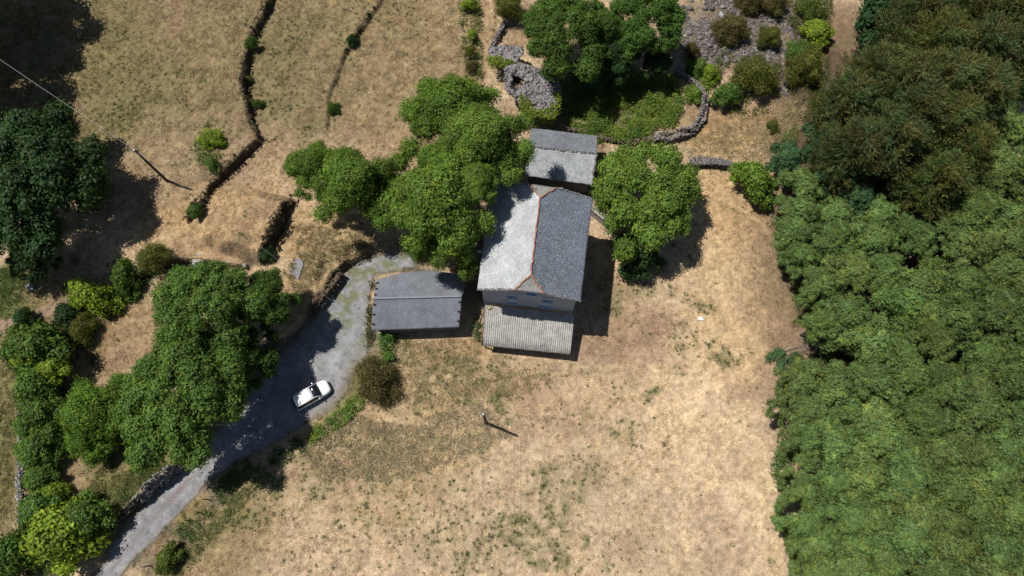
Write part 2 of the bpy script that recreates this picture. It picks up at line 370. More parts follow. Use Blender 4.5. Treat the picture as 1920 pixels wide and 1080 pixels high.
rx_, ry_, rs, ru, rq, RA, RB = ribbon(RL, RR, 420, 40, .03, .8)
def inpoly(x, y, poly):
    poly = np.asarray(poly); ins = np.zeros(np.shape(x), bool)
    for (x0, y0), (x1, y1) in zip(poly, np.roll(poly, -1, 0)):
        if y0 == y1: continue
        c_ = ((y0 > y) != (y1 > y)) & (x < (x1-x0)*(y-y0)/(y1-y0)+x0); ins ^= c_
    return ins
ROADP = np.concatenate([RA, RB[::-1]])
# ground under the road is cut to a smooth bed, the road sheet lies a hand above it
def bed(x, y): return (fbm(x, y, 14, 5, 3)-.5)*.5*np.clip((np.hypot(x-2.5, y-26)-7)/4, .05, 1)
near = inpoly(X, Y, ROADP)
dr = np.full(X.shape, 9.0); box_ = (X > -50) & (X < -5) & (Y > -10) & (Y < 40)
dd = np.minimum(polydist(X[box_], Y[box_], RA)[0], polydist(X[box_], Y[box_], RB)[0]); dr[box_] = dd
ins = np.where(near, 1.0, np.clip(1-dr/.5, 0, 1)); Z = Z*(1-ins)+(bed(X, Y)-.05)*ins
Z = Z-.0
C = C*(1-ins[:, None]*.8)+srgb(118, 108, 98)*ins[:, None]*.8*(.7+.6*fbm(X, Y, .7, 3, 3))[:, None]
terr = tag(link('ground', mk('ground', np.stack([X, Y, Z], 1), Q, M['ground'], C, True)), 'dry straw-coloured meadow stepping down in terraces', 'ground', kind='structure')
# road colour: grey gravel, purple-brown middle strip in the lower part, weeds up top
n1 = fbm(rx_, ry_, .6, 5, 4)[:, None]; n2 = fbm(rx_, ry_, 2.5, 6, 4)[:, None]
rc = srgb(140, 139, 140)*(.45+.65*n1+.5*n2)
mid = np.exp(-((ru-.50)/.09)**2)*np.clip((.42-rs)*8, 0, 1)*np.clip((n1[:, 0]-.3)*3, 0, 1); ed = (np.exp(-(ru/.13)**2)+np.exp(-((1-ru)/.10)**2))*np.clip(n2[:, 0]*1.9-.25, 0, 1)
mid = mid[:, None]*.8; ed = np.clip(ed, 0, .9)[:, None]
rc = rc*(1-mid)+srgb(124, 108, 104)*mid; rc = rc*(1-ed)+srgb(126, 116, 98)*(.6+.8*n1)*ed
rut = (np.exp(-((ru-.30)/.06)**2)+np.exp(-((ru-.70)/.06)**2))[:, None]; rc = rc*(1+.13*rut*(n1-.15)*2); pot = np.clip((fbm(rx_, ry_, .5, 25, 3)-.66)*8, 0, 1)[:, None]; rc = rc*(1-.35*pot)
gr = (np.clip((fbm(rx_, ry_, .9, 15, 4)-.52)*6, 0, .8)*np.clip((rs-.62)*5, 0, 1))[:, None]; rc = rc*(1-gr)+srgb(112, 116, 78)*gr
tag(link('road', mk('road', np.stack([rx_, ry_, bed(rx_, ry_)], 1), rq, M['gravel'], rc, True)), 'grey gravel lane curving up to the barn', 'road', kind='structure')
px_, py_, ps, pu, pq, PA, PB = ribbon(PL_, PR_, 90, 10, .03, .6)
pc = srgb(150, 128, 108)*(.6+.8*fbm(px_, py_, .6, 5, 4))[:, None]
tag(link('path', mk('path', np.stack([px_, py_, gz(px_, py_)+.05], 1), pq, M['ground'], pc, True)), 'bare earth footpath at the left edge', 'path', kind='structure')

# ------------------------------------------------------------------ leaf / blade machinery
def quads(rng, Pc, Nn, ln, wd, col, bend=.25, ax=None):
    """one rhombic leaf per centre; Nn normal, random in-plane rotation"""
    n = len(Pc); r = rng.normal(size=(n, 3)); U = np.cross(Nn, r)
    if ax is not None: U = ax-Nn*np.sum(ax*Nn, 1)[:, None]+U*.35
    if True: pass
    U = U*1.0; U /= np.linalg.norm(U, axis=1)[:, None]+1e-9
    W = np.cross(Nn, U); ln = np.asarray(ln).reshape(-1, 1)*.5; wd = np.asarray(wd).reshape(-1, 1)*.5
    V = np.stack([Pc-U*ln, Pc+W*wd+Nn*ln*bend, Pc+U*ln, Pc-W*wd+Nn*ln*bend], 1).reshape(-1, 3)
    return V, np.arange(4*n).reshape(-1, 4), np.repeat(col, 4, 0)
def crown(seed, R, Hc, nl, ntuft, nleaf, leaf=(.34, .17), lobe=(.3, .45), spread=.62, tuft=.2, floor=-.25, tint=.28, core=.15, up=.35, yellow=.1, flat=1.0, arms=0, fuzz=.16):
    rng = np.random.default_rng(seed); k = np.arange(nl)
    cz = 1-(k+.5)/nl*(1-floor); th = k*2.39996+rng.normal(size=nl)*.3; rr = np.sqrt(np.maximum(1-cz**2, 0))
    sp = spread*(1+rng.normal(size=nl)*.12)
    LC = np.stack([rr*np.cos(th)*R*sp, rr*np.sin(th)*R*sp, np.clip(cz, -.4, 1)*Hc*sp], 1); LR = R*rng.uniform(*lobe, nl)
    if arms:
        L_c = [[0, 0, Hc*.55]]; L_r = [R*lobe[1]]; a0 = rng.uniform(0, 6.28)
        for i in range(arms):
            a = a0+i*6.283/arms+rng.normal()*.22; far_ = rng.uniform(.72, 1.08); nf = rng.integers(3, 5)
            for j in range(nf):
                f = (j+1)/nf*far_; rl = R*lobe[1]*(1-.42*f)*rng.uniform(.75, 1.15); q = max(f*R-rl*.8, .15*R); a2 = a+rng.normal()*.20
                L_c.append([q*math.cos(a2), q*math.sin(a2), Hc*(.80*(1-f**2.0)+rng.normal()*.12)-(.1*Hc)]); L_r.append(rl)
                if rng.random() < .35: L_c.append([q*math.cos(a2+.3), q*math.sin(a2+.3), Hc*(.3*(1-f)-.25)]); L_r.append(rl*.8)
        LC = np.array(L_c); LR = np.array(L_r); nl = len(LC)
    p = LR**2/np.sum(LR**2); li = rng.choice(nl, ntuft*2, p=p); D = rng.normal(size=(ntuft*2, 3)); D[:, 2] += .35; D /= np.linalg.norm(D, axis=1)[:, None]
    bumpy = 1+.13*np.sin(D[:, 0]*7+li)*np.sin(D[:, 1]*6+li*2)+rng.normal(size=len(li))*.05
    bumpy = bumpy*(1-fuzz*rng.random(len(li))**1.5*2)+(rng.random(len(li)) < .07)*rng.uniform(.05, .3, len(li))
    T = LC[li]+D*(LR[li]*bumpy)[:, None]*np.array([1, 1, flat])
    ins = np.zeros(len(T), bool)
    for j in range(nl):
        d = np.linalg.norm((T-LC[j])/np.array([1, 1, flat]), axis=1); ins |= (d < LR[j]*.70) & (li != j)
    T = T[~ins][:ntuft]; D = D[~ins][:ntuft]; li = li[~ins][:ntuft]
    nt_ = len(T); lt = 1+rng.normal(size=nl)*.10
    tt = (np.clip(1+rng.normal(size=nt_)*tint*.5, .55, 1.6)*lt[li]); yl = (rng.random(nt_) < yellow)
    n = nt_*nleaf; ti = np.repeat(np.arange(nt_), nleaf)
    off = rng.normal(size=(n, 3))*tuft; Pc = T[ti]+off*np.array([1, 1, .6])
    Nn = D[ti]*.55+rng.normal(size=(n, 3))*.38+off/(tuft+1e-6)*.22+np.array([0, 0, up]); Nn /= np.linalg.norm(Nn, axis=1)[:, None]
    b = tt[ti]*np.clip(1+rng.normal(size=n)*.16, .5, 1.6)
    col = np.stack([b*(1+yl[ti]*.35+rng.normal(size=n)*.06), b*(1+yl[ti]*.12), b*(1-yl[ti]*.2+rng.normal(size=n)*.06)], 1)
    sc_ = rng.uniform(.7, 1.25, n)
    if core > 0:
        m_ = int(n*core); lj = rng.choice(nl, m_, p=p); d2 = rng.normal(size=(m_, 3)); d2 /= np.linalg.norm(d2, axis=1)[:, None]
        P2 = LC[lj]+d2*(LR[lj]*rng.random(m_)**.5*.8)[:, None]; N2 = rng.normal(size=(m_, 3))+[0, 0, .8]; N2 /= np.linalg.norm(N2, axis=1)[:, None]
        Pc = np.concatenate([Pc, P2]); Nn = np.concatenate([Nn, N2]); sc_ = np.concatenate([sc_, np.full(m_, 1.5)]); col = np.concatenate([col, np.tile(rng.uniform(.7, 1, (m_, 1)), (1, 3))])
    ax_ = rng.normal(size=Pc.shape)*.6; ax_[:n] += D[ti]*1.0
    V, Q_, Cc = quads(rng, Pc, Nn, leaf[0]*sc_, leaf[1]*sc_, np.clip(col, .2, 2.2), .25, ax_)
    return mk('crown', V, Q_, M['leaf'], Cc), LC, LR
def feather(seed, R, Hc, nbr, leaf=(.5, .07), col=None):
    """eucalypt-like crown: many drooping sprays on upswept twigs"""
    rng = np.random.default_rng(seed); n = nbr
    z = rng.uniform(-1, 1, n); th = rng.uniform(0, 6.283, n); rad = R*(1-.45*np.abs(z)**2.2)*(1-.25*(z > 0)*z)
    lump = 1+.28*np.sin(th*3+z*5)+.16*np.sin(th*7-z*9+seed)
    r = rad*lump*rng.uniform(.35, 1.0, n)**.6
    T = np.stack([r*np.cos(th), r*np.sin(th), z*Hc], 1)
    D = np.stack([np.cos(th), np.sin(th), rng.uniform(.1, 1.2, n)], 1); D /= np.linalg.norm(D, axis=1)[:, None]
    m_ = 16; ti = np.repeat(np.arange(n), m_); u = rng.uniform(-.5, .5, n*m_)[:, None]
    Pc = T[ti]+D[ti]*u*1.3+rng.normal(size=(n*m_, 3))*.13
    ax = D[ti]*.9+rng.normal(size=(n*m_, 3))*.45; ax /= np.linalg.norm(ax, axis=1)[:, None]
    side = np.cross(ax, rng.normal(size=ax.shape)+[0, 0, .0]); side /= np.linalg.norm(side, axis=1)[:, None]
    L = leaf[0]*rng.uniform(.6, 1.2, (n*m_, 1))*.5; Wd = leaf[1]*rng.uniform(.7, 1.3, (n*m_, 1))*.5
    V = np.stack([Pc-ax*L, Pc+side*Wd, Pc+ax*L, Pc-side*Wd], 1).reshape(-1, 3)
    b = np.clip(1+rng.normal(size=n)*.22, .45, 1.7)[ti]*rng.uniform(.75, 1.25, n*m_); w_ = np.clip(fbm(T[:, 0]*3+T[:, 2], T[:, 1]*3, 2.2, seed)-.5, -.2, .12)[ti]
    cc = np.stack([b*(1+w_*1.3), b*(1-w_*.4), b*(1-w_*.8)], 1)
    # twigs
    tw = rng.choice(n, n//5); mb = MB()
    Vt = []; 
    A = T[tw]-D[tw]*.9; B = T[tw]+D[tw]*.5; sd = np.cross(D[tw], rng.normal(size=(len(tw), 3))); sd /= np.linalg.norm(sd, axis=1)[:, None]
    Vt = np.stack([A-sd*.025, A+sd*.025, B+sd*.008, B-sd*.008], 1).reshape(-1, 3)
    nv = len(V); V = np.concatenate([V, Vt]); Q_ = np.arange(len(V)).reshape(-1, 4); cc = np.concatenate([np.repeat(cc, 4, 0), np.tile(np.array([[3.0, 2.8, 4.2]]), (len(Vt), 1))])
    return mk('crown', V, Q_, M['leaf'], np.clip(cc, .2, 5))
def trunk_mesh(seed, h, r, LC=None, mat=None, lean=.04, limbs=6, top=None):
    rng = np.random.default_rng(seed); mb = MB(); top = h if top is None else top
    pts = [np.array([0, 0, -.3])]; 
    for i in range(1, 7): pts.append(np.array([rng.normal()*lean*h*.25*i/6, rng.normal()*lean*h*.25*i/6, top*i/6]))
    mb.tube(pts, [r*1.3, r, r*.85, r*.7, r*.55, r*.4, r*.2], 8)
    for k in range(limbs):
        i = 2+k % 4; a = pts[i]
        if LC is not None: b = np.array(LC[k % len(LC)])+[0, 0, h]
        else: th = k*2.4; b = a+np.array([math.cos(th), math.sin(th), .9])*h*.18
        m_ = (a+b)/2+[0, 0, .15*np.linalg.norm(b-a)*.3]; mb.tube([a, m_, b], [r*.42, r*.28, r*.08], 6)
    return mb.mesh('trunk', mat or M['bark'], True)
# prototypes: kind -> list of (crown mesh, lobe centres, R, Hc)
PROTO = {}
def proto(kind, seeds, R, Hc, **k):
    PROTO[kind] = [(*crown(s_, R, Hc, **k)[:2], R, Hc) for s_ in seeds]
proto('ash', (1, 2, 3), 5.0, 3.4, nl=24, ntuft=3000, nleaf=15, leaf=(.30, .10), lobe=(.20, .34), tuft=.21, tint=.36, core=.10, arms=8, fuzz=.22, up=.25)
proto('round', (11, 12), 4.7, 3.4, nl=26, ntuft=3000, nleaf=15, leaf=(.30, .10), lobe=(.22, .36), tuft=.20, tint=.34, core=.15, arms=10, fuzz=.2, up=.25)
proto('oak', (21, 22, 23), 5.4, 3.8, nl=34, ntuft=3200, nleaf=14, leaf=(.28, .13), lobe=(.18, .32), tuft=.17, tint=.36, core=.15, arms=9, fuzz=.2, up=.25)
proto('wood', (31, 32, 33, 34, 35), 3.8, 2.3, nl=22, ntuft=1000, nleaf=20, leaf=(.28, .10), lobe=(.19, .31), tuft=.14, tint=.30, core=.22, arms=8, fuzz=.24, up=.3)
proto('bush', (41, 42, 43), 1.8, 1.2, nl=12, ntuft=600, nleaf=13, leaf=(.22, .10), lobe=(.24, .38), tuft=.14, tint=.4, core=.2, arms=6, fuzz=.2, up=.2)
proto('broom', (51, 52), 1.8, 1.3, nl=12, ntuft=760, nleaf=15, leaf=(.24, .035), lobe=(.22, .40), tuft=.17, tint=.45, core=.3, arms=6, fuzz=.35, up=-.1)
proto('dome', (71, 72, 73), 5.2, 3.6, nl=44, ntuft=3400, nleaf=14, leaf=(.28, .12), lobe=(.15, .25), spread=.80, tuft=.18, tint=.32, core=.15, floor=-.1, fuzz=.2, up=.25)
PROTO['gum'] = [(feather(s_, 3.0, 4.2, 1500), None, 3.0, 4.2) for s_ in (61, 62, 63)]
TR = {}
cnt = [0]
def tree(kind, px, py, rpx, ztop, color, label, cat='tree', group=None, name=None, ry=None, hs=1.0, mat='bark', tr=.16, sz=None, grow=True):
    """crown centre seen at (px,py) with radius rpx in photo pixels; ztop = top of crown above ground"""
    cnt[0] += 1; rng = np.random.default_rng(cnt[0]*7+1)
    pv = PROTO[kind]; me, LC, R0, H0 = pv[cnt[0] % len(pv)]; rpx = rpx*{'ash': 1.14, 'round': 1.12, 'dome': 1.0, 'oak': 1.12, 'wood': 1.06, 'bush': 1.18, 'broom': 1.22, 'gum': 1.0}[kind]
    g = gp(px, py); k = F/((H-ztop*.6)*1.03); R = rpx/k; s_ = R/R0; hz = s_*hs if sz is None else sz
    Hc = H0*hz; top_extra = Hc*(1.0 if kind != 'gum' else 1.0)
    zc = ztop-top_extra*.95; zc = max(zc, Hc*.35 if cat == 'shrub' else 1.2)
    x, y = at(px, py, g[2]+zc); z0 = float(gz(x, y)[0]); x, y = at(px, py, z0+zc)
    root = empty(name or {'tree': 'tree', 'shrub': 'shrub'}[cat], (float(x), float(y), z0), label, cat, group, rng.uniform(0, 6.28))
    key = (kind, round(zc*2)/2, mat, cnt[0] % 3)
    if key not in TR:
        zz = max(zc, .4); lc = None if LC is None else LC*np.array([s_, s_, hz])*.8
        TR[key] = trunk_mesh(cnt[0], zz, (.055 if cat == 'shrub' else tr), lc, M[mat], top=zz+Hc*.4 if cat != 'shrub' else zz*.9, limbs=6)
    link('stem' if cat == 'shrub' else 'trunk', TR[key], root)
    c = link('foliage' if cat == 'shrub' else 'crown', me, root, (0, 0, zc), color); wv = rng.uniform(.86, 1.16) if (cat == 'shrub' and ry is None) else 1.0; c.scale = (s_*wv, s_*(ry or 1)/wv, hz)
    if ry: root.rotation_euler = (0, 0, rng.choice([0, 3.1416]))
    return root
G = dict(ash=(.124,.208,.032), ash2=(.146,.234,.040), oak=(.082,.146,.026), oakd=(.042,.086,.028), dark=(.034,.068,.024), lane=(.108,.188,.038),
         wood=(.166,.252,.078), woodd=(.134,.210,.064), woody=(.16,.22,.045), yel=(.215,.30,.035), gorse=(.135,.150,.035), brown=(.142,.126,.046), gum=(.114,.132,.044), gumy=(.138,.158,.044), bluish=(.075,.150,.065), bramble=(.14,.225,.032))
HG = 'broad-leaved trees crowding the west side of the house'
tree('ash', 586, 318, 52, 9, G['ash'], 'narrow bright green tree at the far left end of the clump beside the farmhouse', group=HG)
tree('ash', 672, 352, 88, 11, G['ash'], 'gappy bright green tree between the narrow tree and the big crowns', group=HG)
tree('round', 745, 362, 40, 8, G['ash'], 'small green tree filling the gap between the left and middle house trees', group=HG)
tree('round', 826, 388, 96, 15, G['ash2'], 'biggest green tree, its crown directly left of the pale roof slope', group=HG)
tree('ash', 850, 228, 96, 13, G['ash'], 'ragged green tree jutting into the top field, uppermost of the house clump', group=HG)
tree('round', 838, 312, 58, 12.5, G['ash'], 'green tree in the middle of the house clump, between the two big crowns', group=HG)
tree('round', 893, 345, 48, 14.5, G['ash2'], 'dense green tree leaning over the upper left corner of the pale roof slope', group=HG)
tree('ash', 912, 268, 84, 16, G['ash2'], 'green tree overhanging the left end of the upper slate shed', group=HG)
tree('ash', 846, 452, 62, 11, G['ash2'], 'green tree reaching down towards the barn roof, lowest of the house clump', group=HG)
tree('dome', 1210, 370, 104, 9.2, G['ash2'], 'round green tree standing alone on the right side of the farmhouse', ry=1.14)
tree('bush', 1190, 482, 46, 3.6, G['oakd'], 'dark green bush in shade at the foot of the round tree right of the house', 'shrub')
tree('dome', 1062, 72, 98, 10.5, G['oak'], 'dark fine-leaved evergreen tree above the ruined slate hut')
tree('dome', 1205, 48, 86, 9.5, (.080,.155,.028), 'mid-green tree beside the boulder scree at the top of the photo')
tree('oak', 1132, 62, 50, 9, G['oak'], 'dark tree closing the gap between the two large dark trees at the top')
tree('oak', 1150, 112, 52, 6.5, G['oakd'], 'small shaded tree tucked under the two dark trees at the top')
tree('oak', 1232, 120, 34, 5, G['oakd'], 'small dark tree at the upper end of the curved stone wall')
tree('bush', 1122, 150, 26, 2.6, G['bluish'], 'blue-green bush standing in the deep shade east of the ruined hut', 'shrub')
LG = 'big trees along the left side of the lane'
tree('dome', 388, 592, 98, 11, G['lane'], 'large green tree on the left of the lane, topmost of that row', group=LG)
tree('oak', 500, 565, 60, 8, (.068,.130,.024), 'dark green tree closest to the stone bank above the gravel bend', group=LG)
tree('dome', 345, 750, 108, 11, G['lane'], 'largest green tree shading the lane left of the white car', group=LG, ry=1.1)
tree('oak', 440, 662, 68, 8, (.064,.125,.024), 'dark tree leaning over the gravel between the two largest lane trees', group=LG)
tree('round', 190, 782, 72, 6, (.115,.205,.028), 'lighter green tree left of the largest lane tree, over the grassy bank', group=LG)
tree('dome', 62, 352, 148, 11.5, G['oakd'], 'very large dark evergreen tree at the left edge of the photo', ry=1.12)
tree('oak', 62, 478, 44, 6, G['oakd'], 'small dark green tree below the very large evergreen at the left edge')
tree('oak', -205, 135, 190, 19, G['oakd'], 'tall dark tree beyond the left edge, shading the top left corner')
tree('oak', -165, -85, 190, 18, G['oakd'], 'tall dark tree beyond the top left corner, casting the upper part of the shade')
SG = 'shrubs of the overgrown hedge on the left'
for a in [(48,602,22,2.2,'oakd','small round dark shrub at the top of the left hedge'),(72,655,56,4.2,'oak','dark rounded shrub just below the earth path'),
          (58,668,30,3.9,'yel','yellow-green shrub on the left flank of the dark rounded hedge shrub'),(78,728,46,3.6,'lane','grey-green shrub in the middle of the left hedge'),
          (84,775,42,3.4,'oak','green shrub level with the white car in the left hedge'),(78,845,38,3.2,'lane','bright shrub beside the tumbled wall at the left edge'),
          (82,900,30,2.8,'lane','narrow green shrub below the bright one beside the tumbled wall'),
          (78,955,36,2.8,'lane','green shrub above the yellow-green thicket in the lower left corner'),
          (122,1000,60,3.6,'yel','big yellow-green shrub in the lower left corner by the lane'),(42,1035,50,3.4,'oak','dark green shrub at the lower left corner of the photo'),
          (100,690,30,3.0,'yel','yellowish bush on the shaded side of the dark rounded hedge shrub'),(58,800,26,2.4,'lane','small bush between two larger hedge shrubs, close to the tumbled wall'),(104,815,28,2.6,'oak','dark bush on the lane side of the hedge below its middle'),(100,925,26,2.2,'yel','lime bush on the lane side of the hedge above the lower thicket'),(165,970,38,2.8,'lane','green shrub on top of the bank where the lane meets the hedge')]:
    tree('bush', a[0], a[1], a[2], a[3], G[a[4]], a[5], 'shrub', SG)
for a in [('bush',172,556,42,3.0,'yel','bright yellow-green bush below the shade of the very large evergreen'),('bush',128,592,26,2.2,'dark','dark green bush left of the bright yellow-green bush by the path'),
          ('broom',292,486,30,2.6,'gorse','olive broom bush at the corner of the deep tree shadow'),('bush',238,520,34,2.4,'oak','half-shaded green bush between the broom and the bright bush'),
          ('broom',160,620,30,1.2,'gorse','low straggly olive bush by the stones below the path'),
          ('bush',400,262,24,1.4,'yel','small yellow-green bush on the terrace right of the leaning pole'),('bush',398,308,16,1.1,'lane','small green bush where the terrace step bends'),
          ('bush',366,395,15,1.1,'oak','small dark bush at the lower end of the terrace step'),
          ('bush',500,478,16,1.5,'oakd','small dark bush at the foot of the steep terrace step')]:
    tree(a[0], a[1], a[2], a[3], a[4], G[a[5]], a[6], 'shrub')
for a in [('bush',882,10,17,1.8,'yel','bright round bush at the very top of the hedge line above the ruin'),('bush',885,65,11,1.5,'yel','small bright bush second from the top of the hedge line above the ruin'),
          ('broom',882,98,13,1.3,'gorse','olive bush in the middle of the hedge line above the ruin'),('broom',884,124,12,1.3,'brown','dull brown-green bush lowest in the hedge line above the ruin')]:
    tree(a[0], a[1], a[2], a[3], a[4], G[a[5]], a[6], 'shrub', 'bushes in the hedge line above the ruin')
for a in [('broom',955,20,32,3,'gorse','olive broom bush left of the dark evergreen at the top'),('broom',1412,150,46,3.8,'gorse','large feathery olive-green shrub below the boulder scree'),
          ('bush',1362,180,30,2.6,'lane','green bush touching the large feathery shrub on its left'),('broom',1370,62,38,2.6,'brown','brownish broom in the middle of the boulder scree'),
          ('broom',1442,72,26,2.2,'gorse','small olive broom on the right part of the boulder scree'),('broom',1408,8,30,2.2,'brown','brown broom at the top edge above the scree'),
          ('broom',1452,8,26,2.4,'brown','dark brown broom at the top edge right of the other brown broom'),('broom',1295,94,17,1.5,'brown','small rusty broom by the dark tree next to the scree'),
          ('bush',1330,140,22,1.6,'yel','yellow-green bush outside the bend of the curved wall'),('bush',1306,130,24,1.4,'lane','low green bush against the curved wall'),
          ('bush',1530,65,32,2.6,'yel','lime green bush below the rounded bush near the pines'),('broom',1516,20,32,2.6,(.13,.17,.04),'rounded olive-lime bush at the top edge left of the wood'),
          ('broom',1505,125,44,3.4,'gorse','dark olive broom at the end of the scree beside the wood'),('bush',1500,100,28,3.2,'lane','light green bush growing into the dark olive broom'),
          ('bush',1412,345,44,4.2,'bramble','round bright green bush at the end of the short stone wall'),
          ('bush',1300,178,20,1.3,'bramble','low green clump inside the bend of the curved wall'),('broom',1448,238,14,1,'gorse','small olive tussock in the dry strip above the short wall'),
          ('broom',702,714,42,2.8,'brown','brown wispy shrub beside the lane below the barn'),
          ('bush',316,1047,22,1.8,(.12,.16,.03),'small lime shrub beside the fence posts at the bottom left'),
          ('bush',938,116,16,2.0,'yel','bright ivy clump on the left slab of the ruined hut')]:
    tree(a[0], a[1], a[2], a[3], a[4], a[5+0] if not isinstance(a[5], str) else G[a[5]], a[6], 'shrub', ry=1.0 if a[1] == 1412 else None)
tree('bush', 1640, 30, 58, 7, (.04,.095,.035), 'dark glossy green tree at the top edge beside the scree')
for a in [(472,80,13,1.1,'oak','small dark bush near the top of the winding terrace wall'),(466,150,10,.8,'gorse','low olive bush halfway down the winding terrace wall'),(484,196,11,.9,'oak','small dark bush in the bend of the winding terrace wall'),(625,205,14,.9,'oak','low dark bush on the fading terrace line at the top centre'),(660,75,12,.8,'oakd','small dark clump at the end of the short terrace wall')]:
    tree('broom', a[0], a[1], a[2], a[3], G[a[4]], a[5], 'shrub')
# ---- the wood on the right
EDGE = [(200,1560),(300,1500),(335,1445),(390,1452),(450,1450),(520,1485),(600,1495),(640,1512),(662,1530),(690,1500),(720,1452),(760,1458),(830,1462),(870,1448),(930,1452),(1000,1470),(1080,1485),(1140,1500)]
def edge_x(py): return float(np.interp(py, [e[0] for e in EDGE], [e[1] for e in EDGE]))
ORD = ['first', 'second', 'third', 'fourth', 'fifth', 'sixth', 'seventh', 'eighth', 'ninth', 'tenth', 'eleventh']
ROWS = [(345,'level with the short stone wall'),(405,'level with the round bright bush'),(468,'level with the main roof'),(530,"level with the lower roof hip"),(592,'level with the grey gable wall'),(655,'level with the bare dead tree'),(718,'level with the car bonnet'),(780,'level with the field pole'),(842,'level with the lowest lane trees'),(904,'level with the topmost fence posts'),(966,'level with the middle fence posts'),(1028,'level with the lowest fence posts'),(1085,'cut by the bottom edge of the photo')]
rw = np.random.default_rng(5)
for ri, (py, lev) in enumerate(ROWS):
    k = 0; x = edge_x(py)+44
    while x < 1990:
        jy = rw.uniform(-21, 21); ztop = 6.2+min((x-edge_x(py))/90, 3.5)+rw.uniform(-1.0, 1.0); dead_gap = abs(py-655) < 10 and k == 0
        q = vnoise(np.array([x/1.0]), np.array([py*1.0]), 160, 4)[0]; c0 = np.array(G['wood'])*(1-q*.5)+np.array(G['woodd'])*q*.5
        if x > 1700: c0 = c0*.88
        c0 = c0*rw.uniform(.86, 1.10); c0 = c0*np.array([rw.uniform(.96, 1.14), 1, rw.uniform(.92, 1.03)])
        if not dead_gap and not (py < 420 and x < 1500+(420-py)) and not (py < 470 and 1520 < x < 1800):
            tree('wood', x+(rw.uniform(-19, 19) if k else rw.uniform(-5, 12)), py+jy, rw.uniform(46, 70) if k else rw.uniform(38, 52), ztop, tuple(c0), 'green wood tree, %s in from the field, %s' % (ORD[k], lev), group='trees of the dense green wood', name='woodland_tree', hs=1.1)
        k += 1; x += rw.uniform(60, 70)
    # fill next row offset
for a in [(1490,440,46,6.5,'wood','green tree at the wood edge, just below the small white stone'),(1560,450,52,7.5,'woodd','dark green tree second in from the small white stone'),(1630,455,52,8,'wood','light green tree third in from the small white stone'),(1790,450,54,8.5,'wood','green tree directly below the right flank of the gums'),(1850,455,54,8.5,'woodd','darker green tree below the right flank of the gums, near the edge'),(1500,405,50,6.5,'wood','green tree on the wood edge just below the round bright bush'),(1765,400,50,8,'woodd','dark tree squeezed between the lowest gum crowns and the light wood'),(1600,372,48,7,'bluish','blue-green tree at the foot of the left pale bare trunk'),(1820,395,56,8.5,'wood','green tree on the lower right flank of the gums'),(1475,300,44,5.5,'bluish','blue-green tree at the upper left corner of the wood, beside the dry strip'),(1540,265,46,6,'bluish','blue-green tree at the foot of the brown gum trees, facing the dry strip'),(1500,352,48,6.5,'wood','green tree behind the round bright bush'),
          (1560,330,50,7,'bluish','blue-green tree right of the tree behind the round bright bush'),(1560,410,52,7,'wood','green tree below the pale bare trunks, nearer the field'),(1640,410,54,7.5,'wood','green tree directly below the pale bare trunks'),(1710,450,54,8,'woodd','dark green tree below the lowest brown gum crown'),
          (1870,180,50,9,'wood','green tree right of the brown gums, nearest the top'),(1900,250,58,9,'wood','green tree right of the brown gums, above the middle one'),(1860,315,56,9,'wood','green tree right of the lowest brown gum crowns'),(1930,150,50,9,'wood','green tree at the right edge, upper end of the wood'),(1950,330,60,9,'wood','green tree cut by the right edge below the gums')]:
    tree('wood', a[0], a[1], a[2], a[3], G[a[4]], a[5], group='trees of the dense green wood', name='woodland_tree', hs=1.1)
# ---- tall brown gums (crown far up and out from the foot of its trunk)
GL = ['brown feathery gum tree %s' % s_ for s_ in ('whose crown comes farthest left towards the dry strip', 'behind the leftmost gum crown, one step right', 'rising from the left pale bare trunk', 'rising from the right pale bare trunk', 'with the lowest crown, above the green wood', 'in the centre of the gum stand', 'right of the centre of the gum stand', 'nearest the lime green bush', 'between the lime bush and the centre of the stand', 'at the right flank facing the lighter green trees', 'at the top edge, left one', 'at the top edge, middle one', 'at the top edge, right one', 'in the top right corner of the photo', 'just below the top right corner', 'above the centre of the gum stand', 'filling the gap below the top-edge gums', 'with orange-tinged foliage low on the right flank')]
GP = [(1590,290,56,13,0),(1665,270,58,14,0),(1700,225,60,15,0),(1755,240,58,15,1),(1745,345,54,13,1),(1690,170,60,15,0),(1760,165,60,16,0),(1580,200,54,12,0),(1630,150,56,13,0),(1820,185,56,15,0),(1720,40,60,15,0),(1795,35,60,16,1),(1865,40,60,16,0),(1925,30,60,16,0),(1900,95,56,16,0),(1745,100,60,16,1),(1820,105,58,16,0),(1795,290,52,14,1)]
for i, (px, py, r, zt, yy) in enumerate(GP):
    rg = np.random.default_rng(i+900); c0 = np.array(G['gumy' if yy else 'gum'])*rg.uniform(.8, 1.15)
    tree('gum', px, py, r, zt, tuple(c0), GL[i], group='tall brown gum trees above the green wood', name='gum_tree', hs=1.05, mat='palebark', tr=.2)

